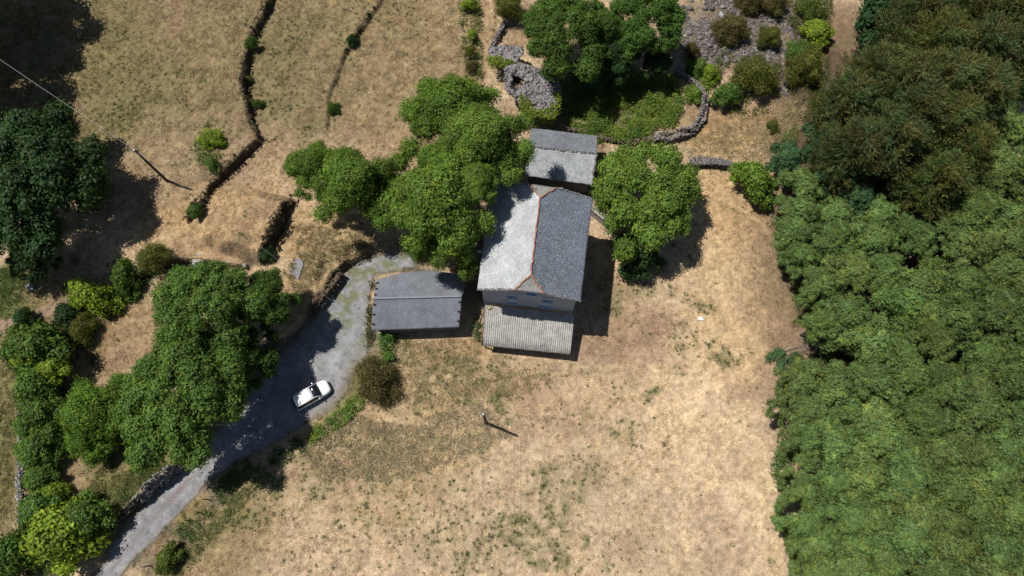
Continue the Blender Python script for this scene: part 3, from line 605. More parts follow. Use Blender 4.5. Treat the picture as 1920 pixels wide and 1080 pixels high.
# ------------------------------------------------------------------ ground cover (stuff)
def pix_poly(poly, z=0):
    x, y = at([p[0] for p in poly], [p[1] for p in poly], z); return np.stack([x, y], 1)
def scatter(rng, poly, dens):
    lo = poly.min(0); hi = poly.max(0); n = int((hi-lo).prod()*dens); p = rng.random((n, 2))*(hi-lo)+lo
    return p[inpoly(p[:, 0], p[:, 1], poly)]
BLD = [pix_poly([(895,545),(1090,568),(1105,385),(925,355)]), pix_poly([(908,640),(1066,660),(1078,600),(910,570)]), pix_poly([(702,612),(862,617),(880,530),(706,530)]), pix_poly([(985,345),(1108,350),(1115,265),(990,255)]), pix_poly([(948,130),(1045,160),(1040,215),(985,205),(950,165)]), ROADP]
def clear(p):
    k = np.ones(len(p), bool)
    for b in BLD: k &= ~inpoly(p[:, 0], p[:, 1], b)
    return k
def blades(rng, p, per, h, wd, colf, lay=.9, spread=.12, name='dry_grass'):
    n = len(p); ti = np.repeat(np.arange(n), per); m_ = n*per
    x = p[ti, 0]+rng.normal(size=m_)*spread; y = p[ti, 1]+rng.normal(size=m_)*spread
    z = gz(x, y); th = rng.uniform(0, 6.283, m_); ll = h[ti]*rng.uniform(.5, 1.3, m_)
    tilt = rng.uniform(.25, 1.0, m_)*lay; D = np.stack([np.cos(th)*np.sin(tilt*1.5), np.sin(th)*np.sin(tilt*1.5), np.cos(tilt*1.5)], 1)
    S = np.stack([-np.sin(th), np.cos(th), np.zeros(m_)], 1)*(wd*rng.uniform(.6, 1.4, m_)*.5)[:, None]
    B = np.stack([x, y, z+.01], 1); V = np.stack([B-S, B+S, B+D*ll[:, None]], 1).reshape(-1, 3)
    c = colf(x, y, ti, rng); return V, np.arange(3*m_).reshape(-1, 3), np.repeat(c, 3, 0)
rng = np.random.default_rng(77)
VIS = pix_poly([(-30,-20),(1560,-20),(1560,200),(1440,320),(1500,600),(1440,740),(1470,1000),(1490,1100),(-30,1100)])
p = scatter(rng, VIS, 22); p = p[clear(p)]
dens = fbm(p[:, 0], p[:, 1], 1.1, 12, 4); p = p[rng.random(len(p)) < np.clip((dens-.30)*3, .15, 1)]
def cf(x, y, ti, rng):
    c, g = gcol(x, y); return np.clip(c*(rng.uniform(.6, 1.5, ti.max()+1)[ti]*rng.uniform(.8, 1.3, len(x)))[:, None], 0, .8)
hh = rng.uniform(.10, .30, len(p))
V, Q_, Cc = blades(rng, p, 6, hh, .045, cf, .95, .12)
tag(link('dry_grass', mk('dry_grass', V, Q_, M['grassblade'], Cc), color=(1, 1, 1)), 'short dry straw grass covering the fields', 'grass', kind='stuff')
# green weeds: clusters where the meadow is green, plus dotted tussocks
p = scatter(rng, VIS, 9); p = p[clear(p)]; _, g = gcol(p[:, 0], p[:, 1])
f2 = pix_poly([(560,640),(1180,700),(1260,900),(1200,1100),(520,1100),(420,980)]); inn = inpoly(p[:, 0], p[:, 1], f2); dot = inn & (fbm(p[:, 0], p[:, 1], 5, 33, 3) > .47) & (rng.random(len(p)) < .07)
lft = p[:, 0] < -30
keep = (rng.random(len(p)) < g*.8) | dot; p = p[keep]; p = np.repeat(p, 2, 0)+rng.normal(size=(2*len(p), 2))*.07
def cg(x, y, ti, rng):
    t_ = rng.uniform(.7, 1.3, ti.max()+1)[ti]*rng.uniform(.8, 1.25, len(x)); return np.array([.115, .135, .048])*t_[:, None]
hh = rng.uniform(.10, .24, len(p)); V, Q_, Cc = blades(rng, p, 12, hh, .05, cg, .7, .08)
tag(link('green_weeds', mk('green_weeds', V, Q_, M['grassblade'], Cc), color=(1, 1, 1)), 'green weeds and tussocks dotted through the dry meadow', 'weeds', kind='stuff')
# tall straw and grass on banks
BANKS = [([(560,420),(640,440),(700,455),(640,492),(600,530),(570,580),(540,540),(560,480)], 9, .55, (.30,.24,.13)), ([(200,900),(320,860),(325,885),(250,930),(190,985),(150,1000),(150,930)], 14, .5, (.20,.20,.08)),
 ([(300,1080),(345,1000),(400,940),(450,890),(500,870),(500,900),(420,990),(360,1060),(330,1090)], 12, .45, (.17,.18,.07)), ([(560,830),(640,770),(760,800),(900,750),(960,820),(760,900),(600,900)], 12, .5, (.42,.34,.215)),
 ([(735,635),(900,640),(900,690),(1060,700),(960,760),(760,760),(740,680)], 8, .4, (.36,.29,.15)), ([(1280,260),(1400,215),(1530,175),(1500,240),(1430,300),(1300,290)], 10, .5, (.42,.33,.19)),
 ([(0,500),(50,520),(40,560),(0,590)], 16, .4, (.10,.15,.04)), ([(0,650),(30,680),(30,1070),(0,1080)], 8, .35, (.19,.18,.08))]
Vs = []; Qs = []; Cs = []; nv = 0
for poly, d_, hgt, c0 in BANKS:
    p = scatter(rng, pix_poly(poly), d_); p = p[clear(p)]
    V, Q_, Cc = blades(rng, p, 9, rng.uniform(.6, 1.2, len(p))*hgt, .06, lambda x, y, ti, r_: np.array(c0)*(r_.uniform(.6, 1.35, ti.max()+1)[ti]*r_.uniform(.8, 1.2, len(x)))[:, None], .85, .14)
    Vs.append(V); Qs.append(Q_+nv); Cs.append(Cc); nv += len(V)
tag(link('tall_grass', mk('tall_grass', np.concatenate(Vs), np.concatenate(Qs), M['grassblade'], np.concatenate(Cs)), color=(1, 1, 1)), 'rank uncut grass on the banks and verges', 'grass', kind='stuff')
def cover(name, label, polys, size, seed, cat='undergrowth'):
    r_ = np.random.default_rng(seed); Ps = []; Ns = []; Cs = []
    for poly, d_, hgt, c0 in polys:
        p = scatter(r_, pix_poly(poly, hgt*.5), d_); p = p[clear(p)]; hn = fbm(p[:, 0], p[:, 1], 1.1, seed, 3); keep = (hn > .34) & (fbm(p[:, 0], p[:, 1], 2.6, seed+40, 4) > .36+.2*(hgt > .75)*0+rng.uniform(0, .12, len(p))); p = p[keep]; hn = hn[keep]
        n = 10; ti = np.repeat(np.arange(len(p)), n); off = r_.normal(size=(len(ti), 3))*[.2, .2, .1]
        z = gz(p[:, 0], p[:, 1])+np.clip((hn-.28)*2.6, .05, 1)*hgt*r_.uniform(.7, 1.05, len(p))
        Pc = np.stack([p[ti, 0], p[ti, 1], z[ti]], 1)+off; Pc[:, 2] = np.maximum(Pc[:, 2], gz(Pc[:, 0], Pc[:, 1])+.03)
        Nn = r_.normal(size=Pc.shape)*.45+[0, 0, .8]; Nn /= np.linalg.norm(Nn, axis=1)[:, None]
        hue = fbm(p[:, 0], p[:, 1], 2.2, seed+3, 3); 
        c_ = np.array(c0)*(r_.uniform(.65, 1.35, len(p))[ti]*r_.uniform(.85, 1.15, len(ti)))[:, None]*np.stack([.35+hue[ti]*1.3, .62+hue[ti]*.75, .6+hue[ti]*.7], 1)
        Ps.append(Pc); Ns.append(Nn); Cs.append(c_)
    Pc = np.concatenate(Ps); Nn = np.concatenate(Ns); Cc = np.concatenate(Cs)
    V, Q_, Cc = quads(r_, Pc, Nn, size[0]*r_.uniform(.7, 1.3, len(Pc)), size[1]*r_.uniform(.7, 1.3, len(Pc)), Cc)
    tag(link(name, mk(name, V, Q_, M['leaf'], Cc), color=(1, 1, 1)), label, cat, kind='stuff')
cover('brambles', 'bright green brambles filling the walled plot above the round tree', [([(1062,228),(1085,195),(1130,175),(1170,140),(1262,140),(1282,190),(1262,238),(1180,265),(1110,268)], 30, .8, (.15,.21,.035)), ([(1090,110),(1200,130),(1250,150),(1150,190),(1080,180),(1050,120)], 6, .5, (.06,.12,.03)),
   ([(1285,110),(1345,120),(1340,170),(1300,160)], 10, .6, (.11,.19,.03))], (.22, .14), 5)
cover('hedge_scrub', 'low green scrub between the shrubs of the left hedge and banks', [([(40,640),(112,640),(130,700),(120,770),(110,850),(100,960),(150,940),(210,960),(150,1040),(90,1080),(30,1080),(50,900),(45,760),(30,700)], 18, 1.3, (.10,.14,.035)),
   ([(150,590),(250,500),(330,490),(330,510),(260,540),(200,600)], 7, .6, (.07,.11,.03)), ([(560,820),(600,795),(640,768),(665,740),(690,755),(640,795),(580,835)], 16, .7, (.13,.22,.035)), ([(500,860),(560,815),(580,840),(520,880)], 10, .5, (.05,.09,.03)),
   ([(712,625),(732,625),(738,665),(722,680),(712,660)], 30, 1.6, (.10,.19,.03)), ([(250,890),(330,870),(300,900),(230,950)], 7, .4, (.09,.12,.035)), ([(600,490),(650,470),(700,445),(680,480),(620,510),(590,540)], 8, .5, (.12,.10,.045)),
   ([(684,540),(704,516),(700,560),(698,615),(706,640),(688,650),(684,600)], 22, .25, (.13,.12,.055)), ([(890,600),(905,598),(905,640),(888,640)], 20, .7, (.16,.18,.07)), ([(370,240),(420,240),(430,300),(385,320),(370,300)], 6, .35, (.12,.16,.045)), ([(1255,545),(1290,548),(1290,565),(1250,562)], 5, .2, (.13,.14,.06)),
   ([(430,870),(480,862),(480,890),(440,905),(415,950),(395,970),(380,960),(410,910)], 12, .5, (.085,.13,.035)), ([(330,985),(365,975),(385,990),(355,1020),(320,1030)], 10, .4, (.10,.14,.04)), ([(1500,170),(1540,150),(1570,200),(1530,230)], 12, .5, (.13,.13,.04)), ([(1345,100),(1390,90),(1480,120),(1545,60),(1560,150),(1500,190),(1470,150),(1440,210),(1350,215),(1330,150)], 7, .6, (.13,.14,.05)), ([(1470,0),(1560,0),(1560,60),(1500,90),(1480,40)], 12, .8, (.14,.15,.045)), ([(1395,0),(1480,0),(1470,30),(1400,25)], 14, .8, (.12,.10,.045)), ([(860,0),(900,0),(905,150),(870,150)], 8, .6, (.12,.15,.045)), ([(1425,300),(1470,250),(1500,230),(1480,300),(1440,330)], 12, .6, (.12,.17,.05))], (.22, .12), 6)
strip = []
for (y0, x0), (y1, x1) in zip(EDGE[3:-1], EDGE[4:]):
    strip.append(([(x0+2, y0), (x0+38, y0), (x1+38, y1), (x1+2, y1)], 22, 2.4, (.125,.185,.055)))
cover('woodland_edge_growth', 'leafy low growth along the edge of the wood facing the dry field', strip, (.24, .12), 8)
# wispy dotted tussocks over the main field (bunchy dark-olive dots)

# ------------------------------------------------------------------ rocks
ico = None
def icos():
    g_ = (1+5**.5)/2; v = np.array([(-1,g_,0),(1,g_,0),(-1,-g_,0),(1,-g_,0),(0,-1,g_),(0,1,g_),(0,-1,-g_),(0,1,-g_),(g_,0,-1),(g_,0,1),(-g_,0,-1),(-g_,0,1)], float)/1.9
    f = np.array([(0,11,5),(0,5,1),(0,1,7),(0,7,10),(0,10,11),(1,5,9),(5,11,4),(11,10,2),(10,7,6),(7,1,8),(3,9,4),(3,4,2),(3,2,6),(3,6,8),(3,8,9),(4,9,5),(2,4,11),(6,2,10),(8,6,7),(9,8,1)]); return v, f
IV, IF = icos()
def rocks(name, Pc, S, cols, rng, parent=None, flat=.6, mat='rockcol'):
    n = len(Pc); V = IV[None]*(1+rng.uniform(-.32, .32, (n, 12, 1))); V = np.round(V*2.2)/2.2*.5+V*.5
    V = V*(S[:, None, None]*np.stack([rng.uniform(.7, 1.4, n), rng.uniform(.6, 1.0, n), rng.uniform(.5, .9, n)*flat/.6*.8], 1)[:, None, :])
    th = rng.uniform(0, 6.28, n); c_, s_ = np.cos(th)[:, None], np.sin(th)[:, None]; x = V[..., 0]*c_-V[..., 1]*s_; y = V[..., 0]*s_+V[..., 1]*c_
    V = np.stack([x, y, V[..., 2]], 2)+Pc[:, None, :]
    Fq = (IF[None]+np.arange(n)[:, None, None]*12).reshape(-1, 3); return link(name, mk(name, V.reshape(-1, 3), Fq, M[mat], np.repeat(cols, 12, 0)), parent)
poly = pix_poly([(1270,-40),(1560,-40),(1540,60),(1470,110),(1480,180),(1440,170),(1400,110),(1340,120),(1290,110),(1262,60)])
p = scatter(rng, poly, 60); p = p[fbm(p[:, 0], p[:, 1], 2.0, 3, 4) > .40]; S = rng.gamma(1.5, .055, len(p))+.04; S = np.where(rng.random(len(S)) < .03, S*2.2, S); S = np.minimum(S, .55)*.85
c_ = srgb(132, 125, 122)*rng.uniform(.4, 1.3, (len(p), 1)); lich = rng.random(len(p)) < .05; c_[lich] = srgb(160, 158, 130)
tag(rocks('scree', np.stack([p[:, 0], p[:, 1], gz(p[:, 0], p[:, 1])+S*.25], 1), S, c_, rng), 'grey boulder scree at the top right of the photo', 'rocks', kind='stuff')
def single_rock(px, py, r, label, col=(150,146,144)):
    g = gp(px, py); c0 = rocks('rock', np.array([[0, 0, r*.2]]), np.array([r]), np.array([srgb(*col)]), rng); c0.location = g; return tag(c0, label, 'rock')
single_rock(1354, 33, .75, 'pale boulder near the top edge, lightest block of the scree', (176,178,180))
single_rock(1362, 113, .6, 'broad dark grey boulder at the lower edge of the scree', (120,118,120))
single_rock(58, 540, .55, 'pale grey stone standing in grass below the small dark tree at the left edge', (176,176,172))
single_rock(160, 628, .4, 'small stone lying right of the earth path')
single_rock(703, 752, .4, 'blue-grey stone at the foot of the brown wispy shrub', (104,120,132))
single_rock(458, 497, .5, 'flat stone on the terrace edge above the lane trees')
single_rock(1444, 402, .3, 'small white stone between the round bright bush and the wood', (200,196,190))
def slab(px, py, r, n_, label, col, seed):
    r_ = np.random.default_rng(seed); g = gp(px, py); a = np.sort(r_.uniform(0, 6.28, n_)); mb = MB(); rr = r_.uniform(.7, 1.15, n_)*r
    top = [(math.cos(t_)*q, math.sin(t_)*q*1.3, .14) for t_, q in zip(a, rr)]; bot = [(x*1.08, y*1.08, -.3) for x, y, z in top]
    mb.add(top+bot, [tuple(range(n_))]+[(i, i+n_, (i+1) % n_+n_, (i+1) % n_) for i in range(n_)])
    o = mb.build('rock_slab', simple('slab', srgb(*col), None, 3), None, loc=g); return tag(o, label, 'rock')
slab(556, 505, .95, 11, 'flat grey rock slab on the dry bank left of the lane bend', (150,148,152), 3)
slab(371, 487, .75, 9, 'pale rock slab on the terrace edge above the largest lane trees', (176,172,168), 4)
def stone_wall(name, pl, wdt, hgt, label, seed, col=(150,142,134), dens=26, z=0):
    r_ = np.random.default_rng(seed); q = resample(pl, 200); x, y = at(q[:, 0], q[:, 1], z+hgt*.8); A = np.stack([x, y], 1)
    L = np.sum(np.hypot(*(A[1:]-A[:-1]).T)); n = int(L*wdt*hgt*dens*7); i = r_.integers(0, 199, n); t_ = r_.random(n)[:, None]
    B = A[i]*(1-t_)+A[i+1]*t_; d = A[i+1]-A[i]; d /= np.hypot(*d.T)[:, None]+1e-9; off = r_.uniform(-.5, .5, n)*wdt
    B = B+np.stack([-d[:, 1], d[:, 0]], 1)*off[:, None]; hz = hgt*(.70+.5*vnoise(B[:, 0], B[:, 1], 1.5, seed)); zz = hz*(1-r_.random(n)**2*.9)
    g = np.minimum(gz(B[:, 0]+d[:, 1]*wdt, B[:, 1]-d[:, 0]*wdt), gz(B[:, 0]-d[:, 1]*wdt, B[:, 1]+d[:, 0]*wdt)) if z else gz(B[:, 0], B[:, 1])
    S = r_.uniform(.07, .19, n); c_ = srgb(*col)*r_.uniform(.4, 1.2, (n, 1))
    o = rocks(name, np.stack([B[:, 0], B[:, 1], g+zz-.08], 1), S, c_, r_); return tag(o, label, 'stone wall')
stone_wall('stone_wall', [(1226,258),(1262,252),(1300,240),(1320,215),(1324,180),(1310,155),(1290,138),(1268,128)], .9, 1.0, 'curved drystone wall closing the bramble plot', 1)
stone_wall('stone_wall', [(1298,300),(1320,297),(1355,300),(1386,309)], .9, 1.2, 'short straight stone wall right of the round tree', 2, (140,134,130))
stone_wall('stone_wall', [(35,770),(38,830),(36,900),(42,985)], .6, .7, 'tumbled pale stone wall along the left edge', 3, (160,158,152), 12)
stone_wall('stone_wall', [(333,874),(312,892),(285,912),(262,938)], .5, 1.5, 'pale retaining wall on the left of the lane below the large trees', 4, (158,152,146), 26)
stone_wall('stone_wall', [(262,938),(225,970),(185,1005),(140,1050)], .45, 1.1, 'overgrown retaining wall left of the lane at the bottom', 5, (104,96,84), 22)
stone_wall('stone_wall', [(640,512),(618,540),(602,562),(580,592)], .5, 1.4, 'collapsed stone bank on the inner bend of the lane', 6, (112,98,84), 22)
stone_wall('stone_wall', [(1062,240),(1100,245),(1140,262),(1180,268),(1225,260)], .5, .7, 'low wall between the upper shed and the brambles', 7, (118,106,92), 14)
stone_wall('stone_wall', [(549,366),(538,395),(528,420),(508,455),(489,495)], .25, 1.3, 'steep terrace wall in the middle of the upper fields', 8, (110,98,80), 12)
stone_wall('stone_wall', [(500,5),(478,52),(462,110),(456,160),(469,215),(487,262)], .22, .9, 'winding terrace wall dividing the top left field', 9, (118,104,84), 9)
stone_wall('stone_wall', [(484,268),(440,302),(408,338),(382,382),(352,422)], .22, .9, 'lower leg of the terrace wall running past the leaning pole', 10, (110,98,76), 8)
stone_wall('stone_wall', [(710,3),(686,34),(664,68),(646,98)], .2, .5, 'short terrace wall at the top centre left', 11, (120,106,86), 9)
stone_wall('stone_wall', [(918,98),(928,75),(940,55),(947,40)], .5, .9, 'narrow broken wall climbing above the ruined hut', 12, (150,142,138), 18)

# ------------------------------------------------------------------ buildings
UP = np.array([0, 0, 1.0])
def roof_sheet(p00, p10, p11, p01, nu, nv, th, name, mat, parent, seed=0, wob=.03, edge=0.0, bulge=None):
    """p00->p10 along the eave, p01->p11 along the ridge; Col = metres along / up"""
    p00, p10, p11, p01 = map(np.array, (p00, p10, p11, p01)); u, v = np.meshgrid(np.linspace(0, 1, nu), np.linspace(0, 1, nv)); u = u.ravel()[:, None]; v = v.ravel()[:, None]
    Pt = (p00*(1-u)+p10*u)*(1-v)+(p01*(1-u)+p11*u)*v
    if bulge is not None: Pt = Pt+bulge(u, v)
    L = np.linalg.norm(p10-p00); S = np.linalg.norm((p01+p11-p00-p10)/2)
    nz = (fbm(Pt[:, 0], Pt[:, 1], 1.4, seed, 3)-.5)*wob*2; rngr = np.random.default_rng(seed)
    iu = np.tile(np.arange(nu), nv); iv = np.repeat(np.arange(nv), nu); E = (iu == 0)*-1.0+(iu == nu-1)*1.0
    du = (p10-p00)/L; dv = ((p01+p11)-(p00+p10)); dv /= np.linalg.norm(dv)
    Pt = Pt+du*(E*rngr.uniform(-.3, 1, len(E))*edge)[:, None]-dv*((iv == 0)*rngr.uniform(-.3, 1, len(E))*edge)[:, None]
    # slate courses: a saw-tooth of 2 cm
    Pt[:, 2] += nz+rngr.uniform(-.008, .008, len(E)); 
    I, J = np.meshgrid(np.arange(nu-1), np.arange(nv-1)); I = I.ravel(); J = J.ravel(); top = np.stack([J*nu+I, J*nu+I+1, (J+1)*nu+I+1, (J+1)*nu+I], 1)
    n = len(Pt); bot = top[:, ::-1]+n; Vb = Pt-np.array([0, 0, th])
    rim = [(i, i+1) for i in range(nu-1)]+[((nv-1)*nu+i+1, (nv-1)*nu+i) for i in range(nu-1)]+[((j+1)*nu, j*nu) for j in range(nv-1)]+[(j*nu+nu-1, (j+1)*nu+nu-1) for j in range(nv-1)]
    rim = np.array([(b, a, a+n, b+n) for a, b in rim]); col = np.concatenate([u*L, v*S, v*0], 1)
    # orientation: make top face up
    a, b, c_ = Pt[top[0][0]], Pt[top[0][1]], Pt[top[0][2]]
    if np.cross(b-a, c_-a)[2] < 0: top = top[:, ::-1]; bot = bot[:, ::-1]; rim = rim[:, ::-1]
    return link(name, mk(name, np.concatenate([Pt, Vb]), [top, bot, rim], mat, np.concatenate([col, col])), parent)
def tiles_line(mb, a, b, r=.13, step=.38, seed=0, n=7):
    rng_ = np.random.default_rng(seed); a = np.array(a); b = np.array(b); L = np.linalg.norm(b-a); d = (b-a)/L; k = int(L/step)
    for i in range(k):
        p0 = a+d*(i*L/k); p1 = a+d*((i+1.12)*L/k); j = rng_.normal(size=3)*.02; mb.tube([p0+j, p1+j+UP*.02], [r, r*.85], n)
def edge_stones(parent, a, b, seed, s0=.1, nm='verge_stones'):
    """one lumpy run of rough slabs along an edge"""
    rng_ = np.random.default_rng(seed); a = np.array(a); b = np.array(b); k = max(int(np.linalg.norm(b-a)/.16), 3); mb = MB()
    pts = [a+(b-a)*i/k+rng_.normal(size=3)*[.05, .05, .012] for i in range(k+1)]; mb.tube(pts, [s0*rng_.uniform(.35, 1.25) for _ in pts], 5); mb.build(nm, M['slate_edge'], parent)
# -- farmhouse
ZE = 8.5; ZR = 10.4
SW, SE, NE, NW = P(895,543,ZE), P(1088,565,ZE), P(1111,372,ZE), P(922,345,ZE)
RS, RN = P(995,515,ZR), P(1013,370,ZR)
house = empty('farmhouse', ((SW+NE)/2*[1, 1, 0]), 'large farmhouse with half-hipped slate roof, pale left slope and dark right slope', 'house')
hl = house.location; base = np.array([hl[0], hl[1], 0])
def L_(p): return np.array(p)-base
fr = .36; HSw = SW+(SE-SW)*fr+UP*(ZR-ZE)*fr*2*.97; HSe = SW+(SE-SW)*(1-fr)+UP*(ZR-ZE)*fr*2*.97; HNw = NW+(NE-NW)*fr+UP*(ZR-ZE)*fr*2*.97; HNe = NW+(NE-NW)*(1-fr)+UP*(ZR-ZE)*fr*2*.97
# each slope as pieces: lower rectangle eave..hip level, upper trapezoid hip level..ridge
def slope(E0, E1, H0, H1, R0, R1, name, mat, seed):
    """one mesh: eave E0-E1, hip level H0-H1, ridge R0-R1"""
    nu, nv1, nv2 = 60, 26, 12; rows = [((E0*(1-t_)+H0*t_), (E1*(1-t_)+H1*t_)) for t_ in np.linspace(0, 1, nv1)]+[((H0*(1-t_)+R0*t_), (H1*(1-t_)+R1*t_)) for t_ in np.linspace(0, 1, nv2)[1:]]
    rg = np.random.default_rng(seed); Pt = []; colr = []; d = (E1-E0)/np.linalg.norm(E1-E0); s_ = 0; prev = None; dn = None
    up_ = (R0+R1)/2-(E0+E1)/2; up_ /= np.linalg.norm(up_)
    for j, (a, b) in enumerate(rows):
        for i in range(nu):
            q = a+(b-a)*i/(nu-1)
            if i == 0 and j < nv1: q = q-d*rg.uniform(-.03, .05)
            if i == nu-1 and j < nv1: q = q+d*rg.uniform(-.03, .05)
            if j == 0: q = q-up_*rg.uniform(-.02, .07)
            rel = q-E0; colr.append((rel@d, rel@up_, 0)); Pt.append(q)
    Pt = np.array(Pt); Pt[:, 2] += (fbm(Pt[:, 0], Pt[:, 1], 1.8, seed, 3)-.5)*.07+rg.uniform(-.01, .01, len(Pt))
    nv = len(rows); I, J = np.meshgrid(np.arange(nu-1), np.arange(nv-1)); I = I.ravel(); J = J.ravel(); top = np.stack([J*nu+I, J*nu+I+1, (J+1)*nu+I+1, (J+1)*nu+I], 1); n = len(Pt)
    rim = [(i, i+1) for i in range(nu-1)]+[((j+1)*nu, j*nu) for j in range(nv-1)]+[(j*nu+nu-1, (j+1)*nu+nu-1) for j in range(nv-1)]; rim = np.array([(b, a, a+n, b+n) for a, b in rim]); bot = top[:, ::-1]+n
    a, b, c_ = Pt[top[0][0]], Pt[top[0][1]], Pt[top[0][2]]
    if np.cross(b-a, c_-a)[2] < 0: top = top[:, ::-1]; bot = bot[:, ::-1]; rim = rim[:, ::-1]
    Pt = Pt-base; return link(name, mk(name, np.concatenate([Pt, Pt-[0, 0, .14]]), [top, bot, rim], mat, np.array(colr+colr)), house)
o = slope(NW, SW, HNw, HSw, RN, RS, 'roof_slope', M['slate_pale'], 3); o['label'] = 'pale grey left roof slope'
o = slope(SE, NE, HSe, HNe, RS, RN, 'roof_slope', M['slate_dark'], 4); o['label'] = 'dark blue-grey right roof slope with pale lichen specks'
for a, b, r_ in ((HSw, HSe, RS), (HNe, HNw, RN)):
    o = roof_sheet(L_(a), L_(b), L_(r_)+(L_(b)-L_(a))*.01, L_(r_)-(L_(b)-L_(a))*.01, 18, 12, .12, 'roof_hip', M['slate_hip'], house, 5, .02); 
mb = MB()
for a, b in ((RS, RN), (RS, HSw), (RS, HSe), (RN, HNw), (RN, HNe)): tiles_line(mb, L_(a)+UP*.05, L_(b)+UP*.05, .085, .4, 3)
mb.build('ridge_tiles', M['tile'], house, True)
for i_, (a, b) in enumerate(((SW, HSw), (HSe, SE), (NW, HNw), (HNe, NE))): edge_stones(house, L_(a)+UP*.03, L_(b)+UP*.03, i_, .12)
# walls
def inset(a, b, c_, d_, k):
    cen = (a+b+c_+d_)/4; return [p_+(cen-p_)/np.hypot(*(cen-p_)[:2])*k for p_ in (a, b, c_, d_)]
wsw, wse, wne, wnw = inset(SW, SE, NE, NW, .55)
def gable(mb, a, b, z0, ze, zh, f_, out):
    """wall with clipped gable between plan points a,b"""
    a = np.array([a[0], a[1], 0]); b = np.array([b[0], b[1], 0]); n_ = np.array(out, float)*.35
    prof = [(0, z0), (1, z0), (1, ze), (1-f_, zh), (f_, zh), (0, ze)]; V = [a+(b-a)*u+UP*z_ for u, z_ in prof]; V2 = [v-n_ for v in V]
    mb.add(V+V2, [tuple(range(6)), tuple(range(6, 12))[::-1]]+[(i, i+6, (i+1) % 6+6, (i+1) % 6) for i in range(6)])
wl = [L_(q) for q in (wsw, wse, wne, wnw)]
ex = (wl[1]-wl[0]); ex[2] = 0; WL = np.linalg.norm(ex); ex /= WL; ny = np.array([ex[1], -ex[0], 0])   # ny points out of the south wall
mb = MB(); zgh = ZE+(ZR-ZE)*fr*2*.97-.12; gable(mb, wl[0], wl[1], -.3, ZE-.1, zgh, fr+.02, ny); mb.build('gable_wall', M['wallgrey'], house)
mb = MB(); gable(mb, wl[3], wl[2], -.3, ZE-.1, zgh, fr+.02, -ny); mb.build('gable_wall', M['wallgrey'], house)
for a, b, nrm in ((wl[1], wl[2], ex), (wl[0], wl[3], -ex)):
    a = a*[1, 1, 0]; b = b*[1, 1, 0]; mb = MB(); d = (b-a); ln = np.linalg.norm(d); d /= ln; nn = nrm
    mb.frame(a, d, nn, UP, (.0 if False else .003, -.352, -.3), (ln-.003, -.002, ZE-.16)); mb.build('side_wall', M['wallstone'], house)
def window(u, z0, z1, wd, name='window', sill=True):
    """blue window on the south gable at distance u along it"""
    o_ = wl[0]*[1, 1, 0]+ex*u; mb = MB(); t_ = .05; mb.frame(o_, ex, ny, UP, (-wd/2, .002, z0), (-wd/2+t_, .06, z1)); mb.frame(o_, ex, ny, UP, (wd/2-t_, .002, z0), (wd/2, .06, z1))
    mb.frame(o_, ex, ny, UP, (-wd/2+t_, .002, z1-t_), (wd/2-t_, .07, z1)); mb.frame(o_, ex, ny, UP, (-.03, .002, z0+.05), (.03, .05, z1-t_)); mb.frame(o_, ex, ny, UP, (-wd/2+t_, .002, z0), (wd/2-t_, .055, z0+.05))
    f_ = mb.build(name, M['blue'], house)
    mb = MB(); mb.frame(o_, ex, ny, UP, (-wd/2+t_, .002, z0+.05), (-.03, .015, z1-t_)); mb.frame(o_, ex, ny, UP, (.03, .002, z0+.05), (wd/2-t_, .015, z1-t_)); mb.build('shutter', M['shutter'], f_)
    if sill: mb = MB(); mb.frame(o_, ex, ny, UP, (-wd/2-.06, .004, z0-.10), (wd/2+.06, .30, z0-.01)); mb.build('sill', M['blue'], f_)
# upper pair, lower pair, attic
window(WL*.325, 6.2, 7.1, .95); window(WL*.705, 6.2, 7.1, .95); window(WL*.325, 4.0, 5.2, .95); window(WL*.695, 4.0, 5.2, .95); window(WL*.525, 8.1, 9.0, .95)
mb = MB()
for z_ in (4.95, 6.0, 7.6): mb.frame(wl[0]*[1, 1, 0], ex, ny, UP, (.1, .001, z_), (WL-.1, .012, z_+.05))
mb.build('wall_band', M['concrete'], house)
q = L_(P(901,472,7.6)); mb = MB(); mb.frame(q, ex, ny, UP, (-.35, -.12, -.08), (.25, .12, .08)); mb.tube([q+ex*.25, q+ex*.9], .025); mb.build('wall_bracket', M['white'], house)
q = L_(P(952,345,9.2)); 
# -- lean-to porch
lt = empty('lean_to_porch', P(990,620,0), 'open lean-to with corrugated fibre-cement roof in front of the grey gable wall', 'porch')
lb = np.array(lt.location); A0, A1, B1, B0 = P(911,572,3.1)-lb, P(1077,590,3.1)-lb, P(1069,663,2.15)-lb, P(906,646,2.15)-lb
nu, nv = 420, 5; u, v = np.meshgrid(np.linspace(0, 1, nu), np.linspace(0, 1, nv)); u = u.ravel()[:, None]; v = v.ravel()[:, None]
Pt = (B0*(1-u)+B1*u)*(1-v)+(A0*(1-u)+A1*u)*v; Pt[:, 2] += np.sin(u[:, 0]*2*math.pi*42)*.055+(fbm(Pt[:, 0], Pt[:, 1], 2, 3, 2)-.5)*.05; Pt = Pt-(A0-B0)/np.linalg.norm(A0-B0)*((v < .01)*.05*(np.floor(u*9) % 2))
I, J = np.meshgrid(np.arange(nu-1), np.arange(nv-1)); I = I.ravel(); J = J.ravel(); top = np.stack([J*nu+I, J*nu+I+1, (J+1)*nu+I+1, (J+1)*nu+I], 1); n = len(Pt)
rim = np.array([(i+1, i, i+n, i+1+n) for i in range(nu-1)])
link('corrugated_roof', mk('corrugated_roof', np.concatenate([Pt, Pt-[0, 0, .03]]), [top, top[:, ::-1]+n, rim], M['corr'], None, True), lt)
